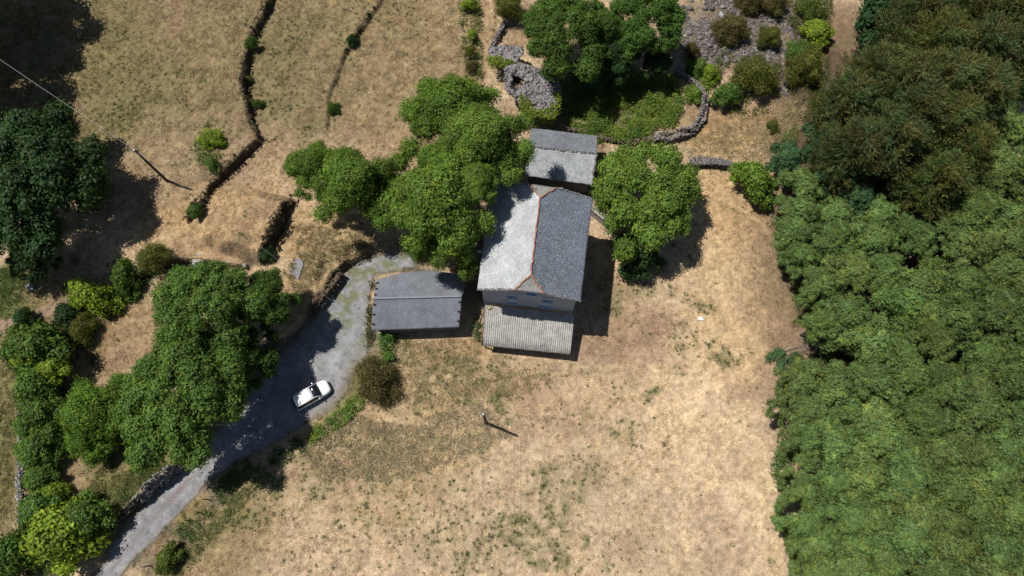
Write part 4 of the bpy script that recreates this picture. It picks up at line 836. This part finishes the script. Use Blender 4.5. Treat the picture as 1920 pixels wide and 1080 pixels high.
mb = MB(); mb.tube([B0-UP*.16+(B0-B1)*.0, B1-UP*.16], .08, 6); mb.build('front_beam', M['wood'], lt)
for f_ in (.02, .35, .68, .98):
    q = B0+(B1-B0)*f_+(A0-B0)*.04; mb = MB(); mb.tube([q*[1, 1, 0]-UP*.3, q*[1, 1, 0]+UP*(q[2]-.2)], .09, 8); mb.build('post', M['wood'], lt)
mb = MB()
for f_ in np.linspace(.02, .98, 7): q0 = B0+(B1-B0)*f_; q1 = A0+(A1-A0)*f_; mb.tube([q0-UP*.12, q1-UP*.12], .05, 5)
mb.build('rafters', M['wood'], lt)
# -- beams leaning beside the porch
q = gp(897,612); tb = MB(); tb.tube([(0, 0, .1), L_(P(912,572,2.6))+base-q], [.13, .10], 8); tag(tb.build('timber_beam', M['wood'], None, True, q), 'weathered beam leaning between the barn and the corrugated porch', 'beam')
q = gp(903,648); tb = MB(); tb.tube([(0, 0, .1), P(908,590,1.6)-q], [.09, .07], 8); tag(tb.build('timber_beam', M['wood'], None, True, q), 'thin pole propped against the left side of the corrugated porch', 'beam')
# yellow-ish debris on porch roof
q = P(918,577,3.05); o = rocks('roof_debris', np.array([[0, 0, .05], [.3, .05, .03], [-.2, .05, .03]]), np.array([.25, .2, .15]), np.array([srgb(170,165,120)]*3), rng); o.location = q; tag(o, 'pale mossy lump lying on the upper left corner of the porch roof', 'debris')

# -- generic gabled building
def barn(name, label, cat, eS, rid, eN, zS, zR, zN, mS, mN, ov=.35, wall='wallstone', bulge=None, ridge=None, mats_lbl=None, edge=.06):
    """eS,rid,eN: ((px,py) left, (px,py) right); E-W ridge"""
    s0, s1 = P(*eS[0], zS), P(*eS[1], zS); r0, r1 = P(*rid[0], zR), P(*rid[1], zR); n0, n1 = P(*eN[0], zN), P(*eN[1], zN)
    cen = (s0+s1+n0+n1)/4; cen[2] = 0; root = empty(name, cen, label, cat); s0, s1, r0, r1, n0, n1 = [q_-cen for q_ in (s0, s1, r0, r1, n0, n1)]
    a = roof_sheet(s0, s1, r1, r0, 70, 26, .12, 'roof_slope', mS, root, 7, .03, edge); b = roof_sheet(n1, n0, r0, r1, 70, 26, .12, 'roof_slope', mN, root, 8, .03, edge, bulge)
    # walls
    def ins(p_, c2, k): d = (c2-p_)*[1, 1, 0]; return p_+d/np.linalg.norm(d)*k
    c0 = np.zeros(3); w = [ins(q_, c0, ov*1.4) for q_ in (s0, s1, n1, n0)]; 
    def wall_(pa, pb, za, zb, nm, mid=None):
        pa = pa*[1, 1, 0]; pb = pb*[1, 1, 0]; d = pb-pa; nn = np.array([d[1], -d[0], 0]); nn /= np.linalg.norm(nn); m_ = MB()
        prof = [(0, -.3), (1, -.3), (1, zb)]+([(.5, mid)] if mid else [])+[(0, za)]
        if mid: fm = mid_f; prof[3] = (fm, mid)
        V = [pa+d*u_+UP*z_ for u_, z_ in prof]; n_ = len(V); V2 = [v_-nn*.35 for v_ in V]; m_.add(V+V2, [tuple(range(n_)), tuple(range(n_, 2*n_))[::-1]]+[(i, i+n_, (i+1) % n_+n_, (i+1) % n_) for i in range(n_)]); m_.build(nm, M[wall], root)
    k_ = .14; wall_(w[0], w[1], zS-k_, zS-k_, 'wall'); wall_(w[2], w[3], zN-k_, zN-k_, 'wall')
    mid_f = float(np.linalg.norm((r1-s1)[:2])/(np.linalg.norm((r1-s1)[:2])+np.linalg.norm((n1-r1)[:2]))); e = (w[1]-w[0])*[1, 1, 0]; e = e/np.linalg.norm(e)*.004
    wall_(w[1]-e, w[2]-e, zS-k_, zN-k_, 'gable_wall', zR-.2); mid_f = 1-mid_f; wall_(w[3]+e, w[0]+e, zN-k_, zS-k_, 'gable_wall', zR-.2)
    return root, s0, s1, r0, r1, n0, n1
def bulge_(u, v): # curved back eave of the barn: up-screen in the middle
    return (np.array([[0, .95, -.28]])*np.sin(np.clip(u, 0, 1)*math.pi)**1*(1-v))
bn, s0, s1, r0, r1, n0, n1 = barn('slate_barn', 'low barn with smooth blue-grey slate roof and pale ridge line by the lane', 'barn', ((697,619),(861,613)), ((700,560),(866,556)), ((707,524),(878,519)), 2.7, 4.3, 2.9, M['slate_barn'], M['slate_barn'], bulge=bulge_, edge=.03)
mb = MB(); rr = [r0+(r1-r0)*t_+UP*(.06+.01*math.sin(t_*40)) for t_ in np.linspace(0, 1, 30)]; mb.tube(rr, .10, 6); mb.build('ridge_cap', M['ridge'], bn, True)
def hooks(pa, pb, n_, sgn):
    for i in range(n_):
        q_ = pa+(pb-pa)*(i+.6)/(n_+.2); m_ = MB(); m_.frame(q_+UP*.05, np.array([1., 0, 0])*sgn, np.array([0, 1., 0]), UP, (.03, -.09, -.06), (.20, .09, .10)); m_.add([q_+[.2*sgn, -.09, .15], q_+[.2*sgn, .09, .15], q_+[.38*sgn, 0, .02]], [(0, 1, 2)]); m_.build('edge_stone', M['slate_gap'], bn)
hooks(s0, r0, 3, 1); hooks(r0, n0, 3, 1); hooks(r1, s1, 3, -1)
q = P(875,523,3.1)-np.array(bn.location); mb = MB(); mb.tube([q, q+UP*.35], .08, 6); mb.build('vent_pipe', M['white'], bn)
q = gp(715,626); mb = MB(); mb.box((-.13, -.13, -.2), (.13, .13, .9)); mb.box((-.17, -.17, .9), (.17, .17, 1.0)); tag(mb.build('gate_post', M['concrete'], None, False, q), 'pale concrete post under the lower left corner of the barn roof', 'post')
sh, s0, s1, r0, r1, n0, n1 = barn('slate_shed', 'old shed with lichen-grey slab roof above the farmhouse, partly under a tree', 'shed', ((984,328),(1110,346)), ((992,274),(1118,288)), ((996,240),(1119,255)), 3.2, 4.3, 3.3, M['slate_shed_s'], M['slate_shed_n'], edge=.08)
edge_stones(sh, r0+UP*.05, r1+UP*.05, 5, .16, 'ridge_stones'); edge_stones(sh, s1+UP*.03, r1+UP*.03, 6, .12); edge_stones(sh, r1+UP*.03, n1+UP*.03, 7, .12)
# -- ruined hut
ZH = 3.2; rc_ = gp(1000, 165); ruin = empty('ruined_hut', rc_*[1, 1, 1], 'ruined stone hut with a broken slab roof and a black hole in it', 'ruin'); rb = np.array(ruin.location)
def slab_poly(pts, zf, name, mat, seed, th=.25, hole=None, sub=.22):
    """irregular roof from grid cells inside polygon(s)"""
    W_ = np.array([P(px, py, zf) for px, py in pts])[:, :2]; hw = np.array([P(px, py, zf) for px, py in hole])[:, :2] if hole else None
    lo = W_.min(0)-.3; hi = W_.max(0)+.3; gx = np.arange(lo[0], hi[0], sub); gy = np.arange(lo[1], hi[1], sub); Xg, Yg = np.meshgrid(gx, gy); r_ = np.random.default_rng(seed)
    Xj = Xg+r_.uniform(-.08, .08, Xg.shape); Yj = Yg+r_.uniform(-.08, .08, Xg.shape); c0 = W_.mean(0); Zg = zf+.3-.22*np.abs((Xj-c0[0])*.55+(Yj-c0[1])*.83)+(fbm(Xj.ravel(), Yj.ravel(), .9, seed, 4).reshape(Xj.shape)-.5)*.5+np.round(fbm(Xj.ravel(), Yj.ravel(), .6, seed+5, 2).reshape(Xj.shape)*5)/5*.35
    n_ = Xg.shape; cx = (Xj[:-1, :-1]+Xj[1:, 1:])/2; cy = (Yj[:-1, :-1]+Yj[1:, 1:])/2; k = inpoly(cx, cy, W_)
    if hw is not None: k &= ~inpoly(cx, cy, hw)
    V = np.stack([Xj.ravel(), Yj.ravel(), Zg.ravel()], 1)-rb; idx = np.arange(Xg.size).reshape(n_); q_ = np.stack([idx[:-1, :-1], idx[:-1, 1:], idx[1:, 1:], idx[1:, :-1]], -1)[k]; N_ = len(V)
    ed = {}
    for f_ in q_:
        for i in range(4):
            a, b = int(f_[i]), int(f_[(i+1) % 4]); ed[(a, b)] = 1
    rim = np.array([(b, a, a+N_, b+N_) for (a, b) in ed if (b, a) not in ed])
    cc = srgb(146, 139, 139)*(.25+1.25*fbm(V[:, 0]+50, V[:, 1]+50, .5, seed, 3))[:, None]; return link(name, mk(name, np.concatenate([V, V-[0, 0, th]]), [q_, q_[:, ::-1]+N_, rim], M['rockcol'], np.concatenate([cc, cc])), ruin)
hole = [(961,142),(972,147),(985,153),(981,162),(975,168),(966,173),(955,165),(960,155)]
slab_poly([(948,129),(965,122),(990,124),(1010,131),(1025,148),(1050,157),(1051,175),(1045,205),(1030,216),(995,210),(978,195),(950,168),(945,150)], ZH, 'roof_slab', None, 3, hole=hole)
slab_poly([(917,98),(925,92),(960,84),(984,92),(978,106),(965,124),(945,120),(925,112)], 2.4, 'roof_slab', None, 4)
wp = [gp(*q_) for q_ in ((954,140),(1038,166),(1030,206),(990,200),(956,170))]
for i in range(5):
    a = wp[i]-rb; b = wp[(i+1) % 5]-rb; m_ = MB(); d = b-a; d[2] = 0; L = np.linalg.norm(d); d /= L; nn = np.array([d[1], -d[0], 0]); m_.frame(a*[1, 1, 0], d, nn, UP, (.0, -.4, -.4), (L, 0, 2.7)); m_.build('stone_wall_face', M['wallstone'], ruin)
# loose slabs on it
def slab_cover(pts, zf, dens, seed, hole_=None):
    r_ = np.random.default_rng(seed); W_ = pix_poly(pts, zf); p = scatter(r_, W_, dens)
    if hole_ is not None: p = p[~inpoly(p[:, 0], p[:, 1], pix_poly(hole_, zf))]
    c0 = W_.mean(0); z = zf+.36-.22*np.abs((p[:, 0]-c0[0])*.55+(p[:, 1]-c0[1])*.83)+(fbm(p[:, 0], p[:, 1], .9, seed, 4)-.5)*.5+np.round(fbm(p[:, 0], p[:, 1], .6, seed+5, 2)*5)/5*.35
    S = r_.uniform(.07, .25, len(p)); o = rocks('slab_rubble', np.stack([p[:, 0], p[:, 1], z], 1)-rb, S, srgb(150,145,146)*r_.uniform(.35, 1.25, (len(p), 1)), r_, ruin, .3); o['kind'] = 'stuff'
R1 = [(948,129),(965,122),(990,124),(1010,131),(1025,148),(1050,157),(1051,175),(1045,205),(1030,216),(995,210),(978,195),(950,168),(945,150)]
slab_cover(R1, ZH, 22, 3, hole); slab_cover([(917,98),(925,92),(960,84),(984,92),(978,106),(965,124),(945,120),(925,112)], 2.4, 9, 4)
def ivy(pts, z, seed, label, col=(.20,.26,.04), dens=40):
    r_ = np.random.default_rng(seed); poly = pix_poly(pts, z); p = scatter(r_, poly, dens); g = poly.mean(0); b0 = np.array([g[0], g[1], 0]); n = 9; ti = np.repeat(np.arange(len(p)), n)
    hz = z+(fbm(p[:, 0], p[:, 1], .8, seed, 3)-.4)*.9; Pc = np.stack([p[ti, 0], p[ti, 1], hz[ti]], 1)+r_.normal(size=(len(ti), 3))*[.12, .12, .12]; drop = r_.random(len(ti)) < .3; Pc[drop, 2] -= r_.uniform(0, 1.6, drop.sum())
    Nn = r_.normal(size=Pc.shape)*.5+[0, 0, .7]; Nn /= np.linalg.norm(Nn, axis=1)[:, None]; V, Q_, Cc = quads(r_, Pc-b0, Nn, .2*r_.uniform(.7, 1.3, len(Pc)), .13, np.array(col)*(r_.uniform(.6, 1.3, len(p))[ti])[:, None])
    o = link('ivy', mk('ivy', V, Q_, M['leaf'], Cc), None, b0, (1, 1, 1)); tag(o, label, 'ivy')
ivy([(975,178),(990,185),(1005,205),(1030,205),(1040,175),(1052,172),(1048,205),(1040,222),(1015,222),(990,214),(975,200)], 3.45, 3, 'yellow-green ivy hanging over the lower right edge of the ruined hut')
ivy([(914,106),(935,108),(962,117),(960,128),(940,124),(916,122)], 2.8, 4, 'bright ivy strip along the lower edge of the upper slab of the ruin')

# ------------------------------------------------------------------ poles, wires, posts
def pole(base, top, label, name='utility_pole', r=.15):
    g = gp(*base); zt = 7.5
    root = empty(name, g, label, 'utility pole'); t_ = P(*top, g[2]+zt)-g; t_[2] = zt; mb = MB(); mb.tube([(0, 0, -.4), t_*.5*[1, 1, 1], t_], [r*1.25, r, r*.8], 10); mb.build('shaft', M['polewood'], root, True)
    mb = MB(); mb.tube([t_-UP*.02, t_+UP*.06], [r*.7, r*.5], 10); mb.build('cap', M['white'], root); mb = MB(); mb.tube([t_*.93+[-.35, .12, 0], t_*.93+[.35, -.12, 0]], .04, 6); mb.build('crossarm', M['metalgrey'], root)
    for s_ in (-1, 1): mb = MB(); mb.tube([t_*.93+[.33*s_, -.11*s_, .02], t_*.93+[.33*s_, -.11*s_, .2]], [.05, .035], 6); mb.build('insulator', M['metalgrey'], root)
    return g+t_
tl = pole((313,339), (252,281), 'dark wooden utility pole on the top left terrace near the big tree shadow')
tf = pole((912,793), (906,777), 'wooden utility pole standing alone in the dry field below the porch')
g = tl*[1, 1, 0]; 
def wire(a, b, label, sag=.8, r=.018, mat='cable', off=(0, 0, 0)):
    a = np.array(a)+off; b = np.array(b)+off; o_ = a.copy(); mb = MB(); pts = [(a+(b-a)*t_-UP*sag*4*t_*(1-t_))-o_ for t_ in np.linspace(0, 1, 24)]; mb.tube(pts, r, 5); tag(mb.build('overhead_wire', M[mat], None, True, o_), label, 'wire', 'overhead wires')
wire(tl-UP*.15, P(-120,30,9.5), 'pale overhead cable running from the left pole to the upper left corner', .3, .017, 'cable_pale')
wire(tl-UP*.4, tf-UP*.4, 'long dark overhead wire spanning from the left pole to the pole in the field', 1.0, .012)
wire(tf-UP*.3, P(909,1200,7.0), 'overhead wire running from the field pole straight down out of the photo, left strand', .3, .012, off=(-.15, 0, 0))
wire(tf-UP*.3, P(909,1200,7.0), 'overhead wire running from the field pole straight down out of the photo, right strand', .3, .012, off=(.55, 0, 0))
wire(P(878,523,3.4), P(900,524,5.5), 'short thin wire between the barn corner and the farmhouse wall', .1, .012, 'cable_pale')
FP = [((429,890),1.2,'topmost'),((416,912),1.1,'second from the top'),((389,936),1.2,'third from the top'),((375,960),1.1,'fourth from the top'),((355,976),1.0,'fifth from the top'),((342,991),1.2,'sixth from the top'),((320,1016),1.0,'third from the bottom'),((299,1040),1.1,'second from the bottom'),((281,1060),1.1,'lowest')]
for i, (q, h_, w_) in enumerate(FP):
    mb = MB(); r_ = np.random.default_rng(i); l_ = r_.normal(size=2)*.06; mb.tube([(0, 0, -.2), (l_[0]*.5, l_[1]*.5, h_*.5), (l_[0], l_[1], h_)], [.065, .06, .055], 7)
    tag(mb.build('fence_post', M['polewood'], None, True, gp(*q)), 'dark wooden fence post on the lane verge, %s of the row' % w_, 'fence post', 'fence posts beside the lane')
q = gp(313,1031); mb = MB(); mb.frame((0, 0, .35), np.array([.78, .60, .1]), np.array([-.6, .78, 0]), UP, (-.55, -.09, 0), (.55, .09, .04)); tag(mb.build('plank', M['concrete'], None, False, q), 'pale plank lying beside the small lime shrub at the fence', 'plank')
# white rag
q = gp(1313,598); r_ = np.random.default_rng(4); nn_ = 9; gx, gy = np.meshgrid(np.linspace(-.28, .28, nn_), np.linspace(-.2, .2, nn_)); zz = .08+r_.uniform(0, .14, gx.shape); gx = gx+r_.normal(size=gx.shape)*.05
idx = np.arange(nn_*nn_).reshape(nn_, nn_); fq = np.stack([idx[:-1, :-1], idx[:-1, 1:], idx[1:, 1:], idx[1:, :-1]], -1).reshape(-1, 4)
me = mk('rag', np.stack([gx.ravel(), gy.ravel(), zz.ravel()], 1), fq, M['white']); tag(link('rag', me, None, q), 'crumpled white rag lying in the dry field right of the house', 'rag')
# low concrete wall stub right of the house
q = gp(1124,412); mb = MB(); mb.frame((0, 0, 0), np.array([.72, -.69, 0]), np.array([.69, .72, 0]), UP, (-1.3, -.3, -.2), (1.3, .3, 1.5)); mb.frame((0, 0, 0), np.array([.72, -.69, 0]), np.array([.69, .72, 0]), UP, (-1.36, -.36, 1.5), (1.36, .36, 1.6)); tag(mb.build('yard_wall', M['concrete'], None, False, q), 'pale concrete wall stub between the farmhouse and the round tree', 'wall')
# dead tree and fallen branch
def branchy(mb, p, d, L, r, depth, rg, spread=.5):
    q = [p]; dd = d/np.linalg.norm(d)
    for i in range(4): dd = dd+rg.normal(size=3)*.13; dd /= np.linalg.norm(dd); q.append(q[-1]+dd*L/4)
    mb.tube(q, [r, r*.85, r*.7, r*.55, r*.4], 5, False)
    if depth:
        for i in (1, 2, 3, 4, 4):
            nd = dd+rg.normal(size=3)*spread; branchy(mb, q[i], nd, L*rg.uniform(.45, .7), r*.5, depth-1, rg, spread)
rg = np.random.default_rng(12); q = gp(1526,668); dt = empty('bare_tree', q, 'bare grey dead tree in the notch of the wood edge', 'dead tree'); 
for nm, dv, L in (('trunk', (.05, .75, .9), 3.2), ('limb', (-.7, .5, .7), 2.2), ('limb', (.8, .5, .7), 2.4), ('limb', (-.9, .05, .5), 1.8), ('limb', (.35, .8, .8), 2.6)):
    mb = MB(); branchy(mb, np.zeros(3), np.array(dv), L, .07 if nm == 'trunk' else .045, 2, rg, .5); mb.build(nm, M['dead'], dt, True)
q = gp(1462,668); mb = MB(); e = gp(1500,651)-q; pts = [np.array([0, 0, .15]), np.array([.35, .55, .5]), e*.5+[0, .35, .5], e+[0, 0, .3]]; fb = empty('fallen_branch', q, 'broken leafy branch sticking out of the wood onto the dry field', 'branch')
mb.tube(pts, [.05, .06, .05, .05], 6); branchy(mb, np.array([0, 0, .2]), np.array([-.4, -.6, .2]), 1.4, .03, 1, rg); mb.build('limb', M['dead'], fb, True)
me, _, _ = crown(99, .95, .5, 7, 110, 10, leaf=(.2, .12), lobe=(.3, .45), spread=.8, tuft=.16, core=0); c = link('leaves', me, fb, (-.35, -.5, .4), G['bluish']); c.scale = (1, 1.2, .8)
tree('bush', 1490, 690, 24, 2.4, (.10,.14,.06), 'grey-green sapling between the fallen branch and the wood', 'shrub')
for (px, py, lab) in ((1795,585,'bare pale branches poking out of the middle of the dense wood'), (1535,660,None), (1880,570,'thin bare branches in the wood near the right edge')):
    if lab is None: continue
    mb = MB(); q = P(px, py, 8.3); branchy(mb, np.zeros(3), np.array([.8, -.1, .25]), 1.8, .06, 2, rg, .45); tag(mb.build('bare_branch', M['dead'], None, True, q), lab, 'branch')
# pale gum trunks seen between the crowns
# (added separate pieces showing the trunks of two gums above, not dead stems)
for b, t_, lab in (((1622,337),(1722,246),'added piece showing the left of the two pale bare gum trunks'),((1664,348),(1700,320),'added piece showing the right, shorter and whiter of the two pale bare gum trunks')):
    g = gp(*b); 
    # height at which the vertical line projects closest to t_
    best = min(((math.hypot(*(np.array(at(*t_, g[2]+h_))-g[:2])), h_) for h_ in np.arange(2, 18, .1))); h_ = best[1]; tp = P(*t_, g[2]+h_)-g
    mb = MB(); mb.tube([(0, 0, 0), tp*.5, tp], [.2, .16, .1], 8); branchy(mb, tp*.8, np.array([.5, .2, 1]), 2, .05, 1, rg); tag(mb.build('bare_tree', M['palebark'], None, True, g), lab, 'dead tree')  # added piece showing a gum's trunk, not a separate tree

# ------------------------------------------------------------------ the car
def car(px, py, heading, label):
    g = P(px, py, .05); root = empty('parked_car', g, label, 'car', rz=heading)   # +x forward, body centred
    g[2] = float(bed(np.array([g[0]]), np.array([g[1]]))[0])+.005; root.location = g; root.scale = (1.07, 1.04, 1.0)
    # body: rings across the width at stations along x (lower body up to the shoulder)
    st_ = [(-1.98,.62,.44,.78),(-1.93,.76,.32,.90),(-1.72,.86,.24,.98),(-1.2,.88,.22,.97),(-.5,.89,.22,.94),(.3,.89,.22,.92),(.95,.88,.22,.90),(1.35,.87,.22,.86),(1.68,.80,.24,.80),(1.88,.66,.30,.72),(1.96,.48,.38,.62)]
    V = []; n = 14
    for x, w_, z0, z1 in st_:
        for k in range(n):
            a = 2*math.pi*(k+.5)/n; cy = math.copysign(abs(math.cos(a))**.42, math.cos(a)); cz = math.copysign(abs(math.sin(a))**.5, math.sin(a))
            V.append((x, cy*w_*(1-.05*max(cz, 0)), (z0+z1)/2+cz*(z1-z0)/2+(.045*(1-cy*cy) if cz > 0 else 0)))
    mb = MB(); fs = [(i*n+k, (i+1)*n+k, (i+1)*n+(k+1) % n, i*n+(k+1) % n) for i in range(len(st_)-1) for k in range(n)]; fs += [tuple(range(n)), tuple(range((len(st_)-1)*n, len(st_)*n))[::-1]]
    mb.add(V, fs); o = mb.build('body', M['paint'], root, True); md = o.modifiers.new('s', 'SUBSURF'); md.levels = 1; md.render_levels = 2
    # roof shell: from windscreen top to tailgate
    def sheet(pts_l, nm, mat, par=root, th=.03, mirror=True):
        """pts_l: list of (x, half width, z); slightly crowned across"""
        mb = MB(); m_ = 9; V = []
        for x, w_, z in pts_l:
            for k in range(m_): u_ = -1+2*k/(m_-1); V.append((x-.05*u_*u_*(1 if x > 0 else -1), u_*w_, z-.05*u_**4))
        r = len(pts_l); mb.add(V, [(i*m_+k, i*m_+k+1, (i+1)*m_+k+1, (i+1)*m_+k) for i in range(r-1) for k in range(m_-1)]); N_ = len(V)
        mb.add([(x, y, z-th) for x, y, z in V], [((i+1)*m_+k, (i+1)*m_+k+1, i*m_+k+1, i*m_+k) for i in range(r-1) for k in range(m_-1)])
        rimL = [(i*m_, (i+1)*m_, (i+1)*m_+N_, i*m_+N_) for i in range(r-1)]+[((i+1)*m_+m_-1, i*m_+m_-1, i*m_+m_-1+N_, (i+1)*m_+m_-1+N_) for i in range(r-1)]+[(k+1, k, k+N_, k+1+N_) for k in range(m_-1)]+[((r-1)*m_+k, (r-1)*m_+k+1, (r-1)*m_+k+1+N_, (r-1)*m_+k+N_) for k in range(m_-1)]; mb.f += rimL
        return mb.build(nm, mat, par, True)
    sheet([(-1.62,.56,1.40),(-1.35,.60,1.46),(-.8,.62,1.50),(-.2,.615,1.50),(.22,.60,1.44)], 'roof', M['paint'])
    sheet([(.24,.60,1.42),(.6,.66,1.22),(.98,.70,.955)], 'windscreen', M['carglass'])
    sheet([(-1.95,.62,1.00),(-1.84,.60,1.20),(-1.66,.57,1.40)], 'rear_window', M['carglass'])
    sheet([(-1.68,.55,1.415),(-1.58,.575,1.43)], 'spoiler', M['paint'])
    for s_ in (-1, 1):
        mb = MB(); lo = [(-1.74,.80,.95),(-1.2,.82,.955),(-.4,.83,.94),(.4,.83,.93),(.98,.78,.92)]; hi = [(-1.60,.585,1.36),(-1.2,.625,1.42),(-.5,.645,1.455),(.1,.63,1.43),(.28,.61,1.38)]
        V = [(x, y*s_, z) for x, y, z in lo]+[(x, y*s_, z) for x, y, z in hi]; f_ = [(i, i+1, i+6, i+5) for i in range(4)]; mb.add(V, f_ if s_ < 0 else [q_[::-1] for q_ in f_]); w_ = mb.build('side_window', M['carglass'], root, True)
        mb = MB()
        rail = [(x, (y+.012)*s_, z+.03) for x, y, z in hi]; mb.tube(rail+[(.98, .745*s_, .955)], [.035, .035, .035, .035, .04, .03], 6); mb.build('roof_rail', M['paint'], root, True)
        mb = MB(); mb.tube([(-.35,.832*s_,.93), (-.42,.655*s_,1.45)], .03, 5); mb.build('door_pillar', M['trim'], root)
        mb = MB(); mb.tube([(.62,.80*s_,.98), (.60,.92*s_,1.02), (.58,1.0*s_,1.03)], [.04,.085,.06], 8); mb.build('mirror', M['paint'], root, True)
        mb = MB(); mb.tube([(1.60,.70*s_,.70), (1.80,.58*s_,.66), (1.86,.46*s_,.64)], [.06,.075,.04], 8); mb.build('headlight', M['lamp'], root, True)
        mb = MB(); mb.tube([(-1.80,.72*s_,.92), (-1.92,.66*s_,.84), (-1.94,.52*s_,.82)], [.06,.07,.04], 8); mb.build('tail_light', M['red'], root, True)
        for x in (-1.22, 1.22):
            mb = MB(); y0, y1 = (.68*s_, .90*s_); mb.tube([(x, y0, .31), (x, y0+.02*s_, .31), (x, y1-.02*s_, .31), (x, y1, .31)], [.27, .31, .31, .28], 20); wh = mb.build('wheel', M['tyre'], root, True)
            mb = MB(); mb.tube([(x, y1-.01*s_, .31), (x, y1+.012*s_, .31)], [.2, .18], 16); mb.build('rim', M['metalgrey'], wh)
    mb = MB(); mb.box((1.88,-.42,.40), (1.965,.42,.56)); mb.build('grille', M['trim'], root)
    mb = MB(); mb.tube([(-1.15,0,1.50), (-1.28,0,1.62)], [.02,.01], 5); mb.build('aerial', M['trim'], root)
    mb = MB(); mb.box((-1.995,-.26,.55), (-1.965,.26,.66)); mb.build('number_plate', M['white'], root)
a = P(556,757,.9); b = P(616,722,.9); car(587, 741.5, math.atan2(b[1]-a[1], b[0]-a[0]), 'white hatchback car parked on the gravel lane at the edge of the tree shade')
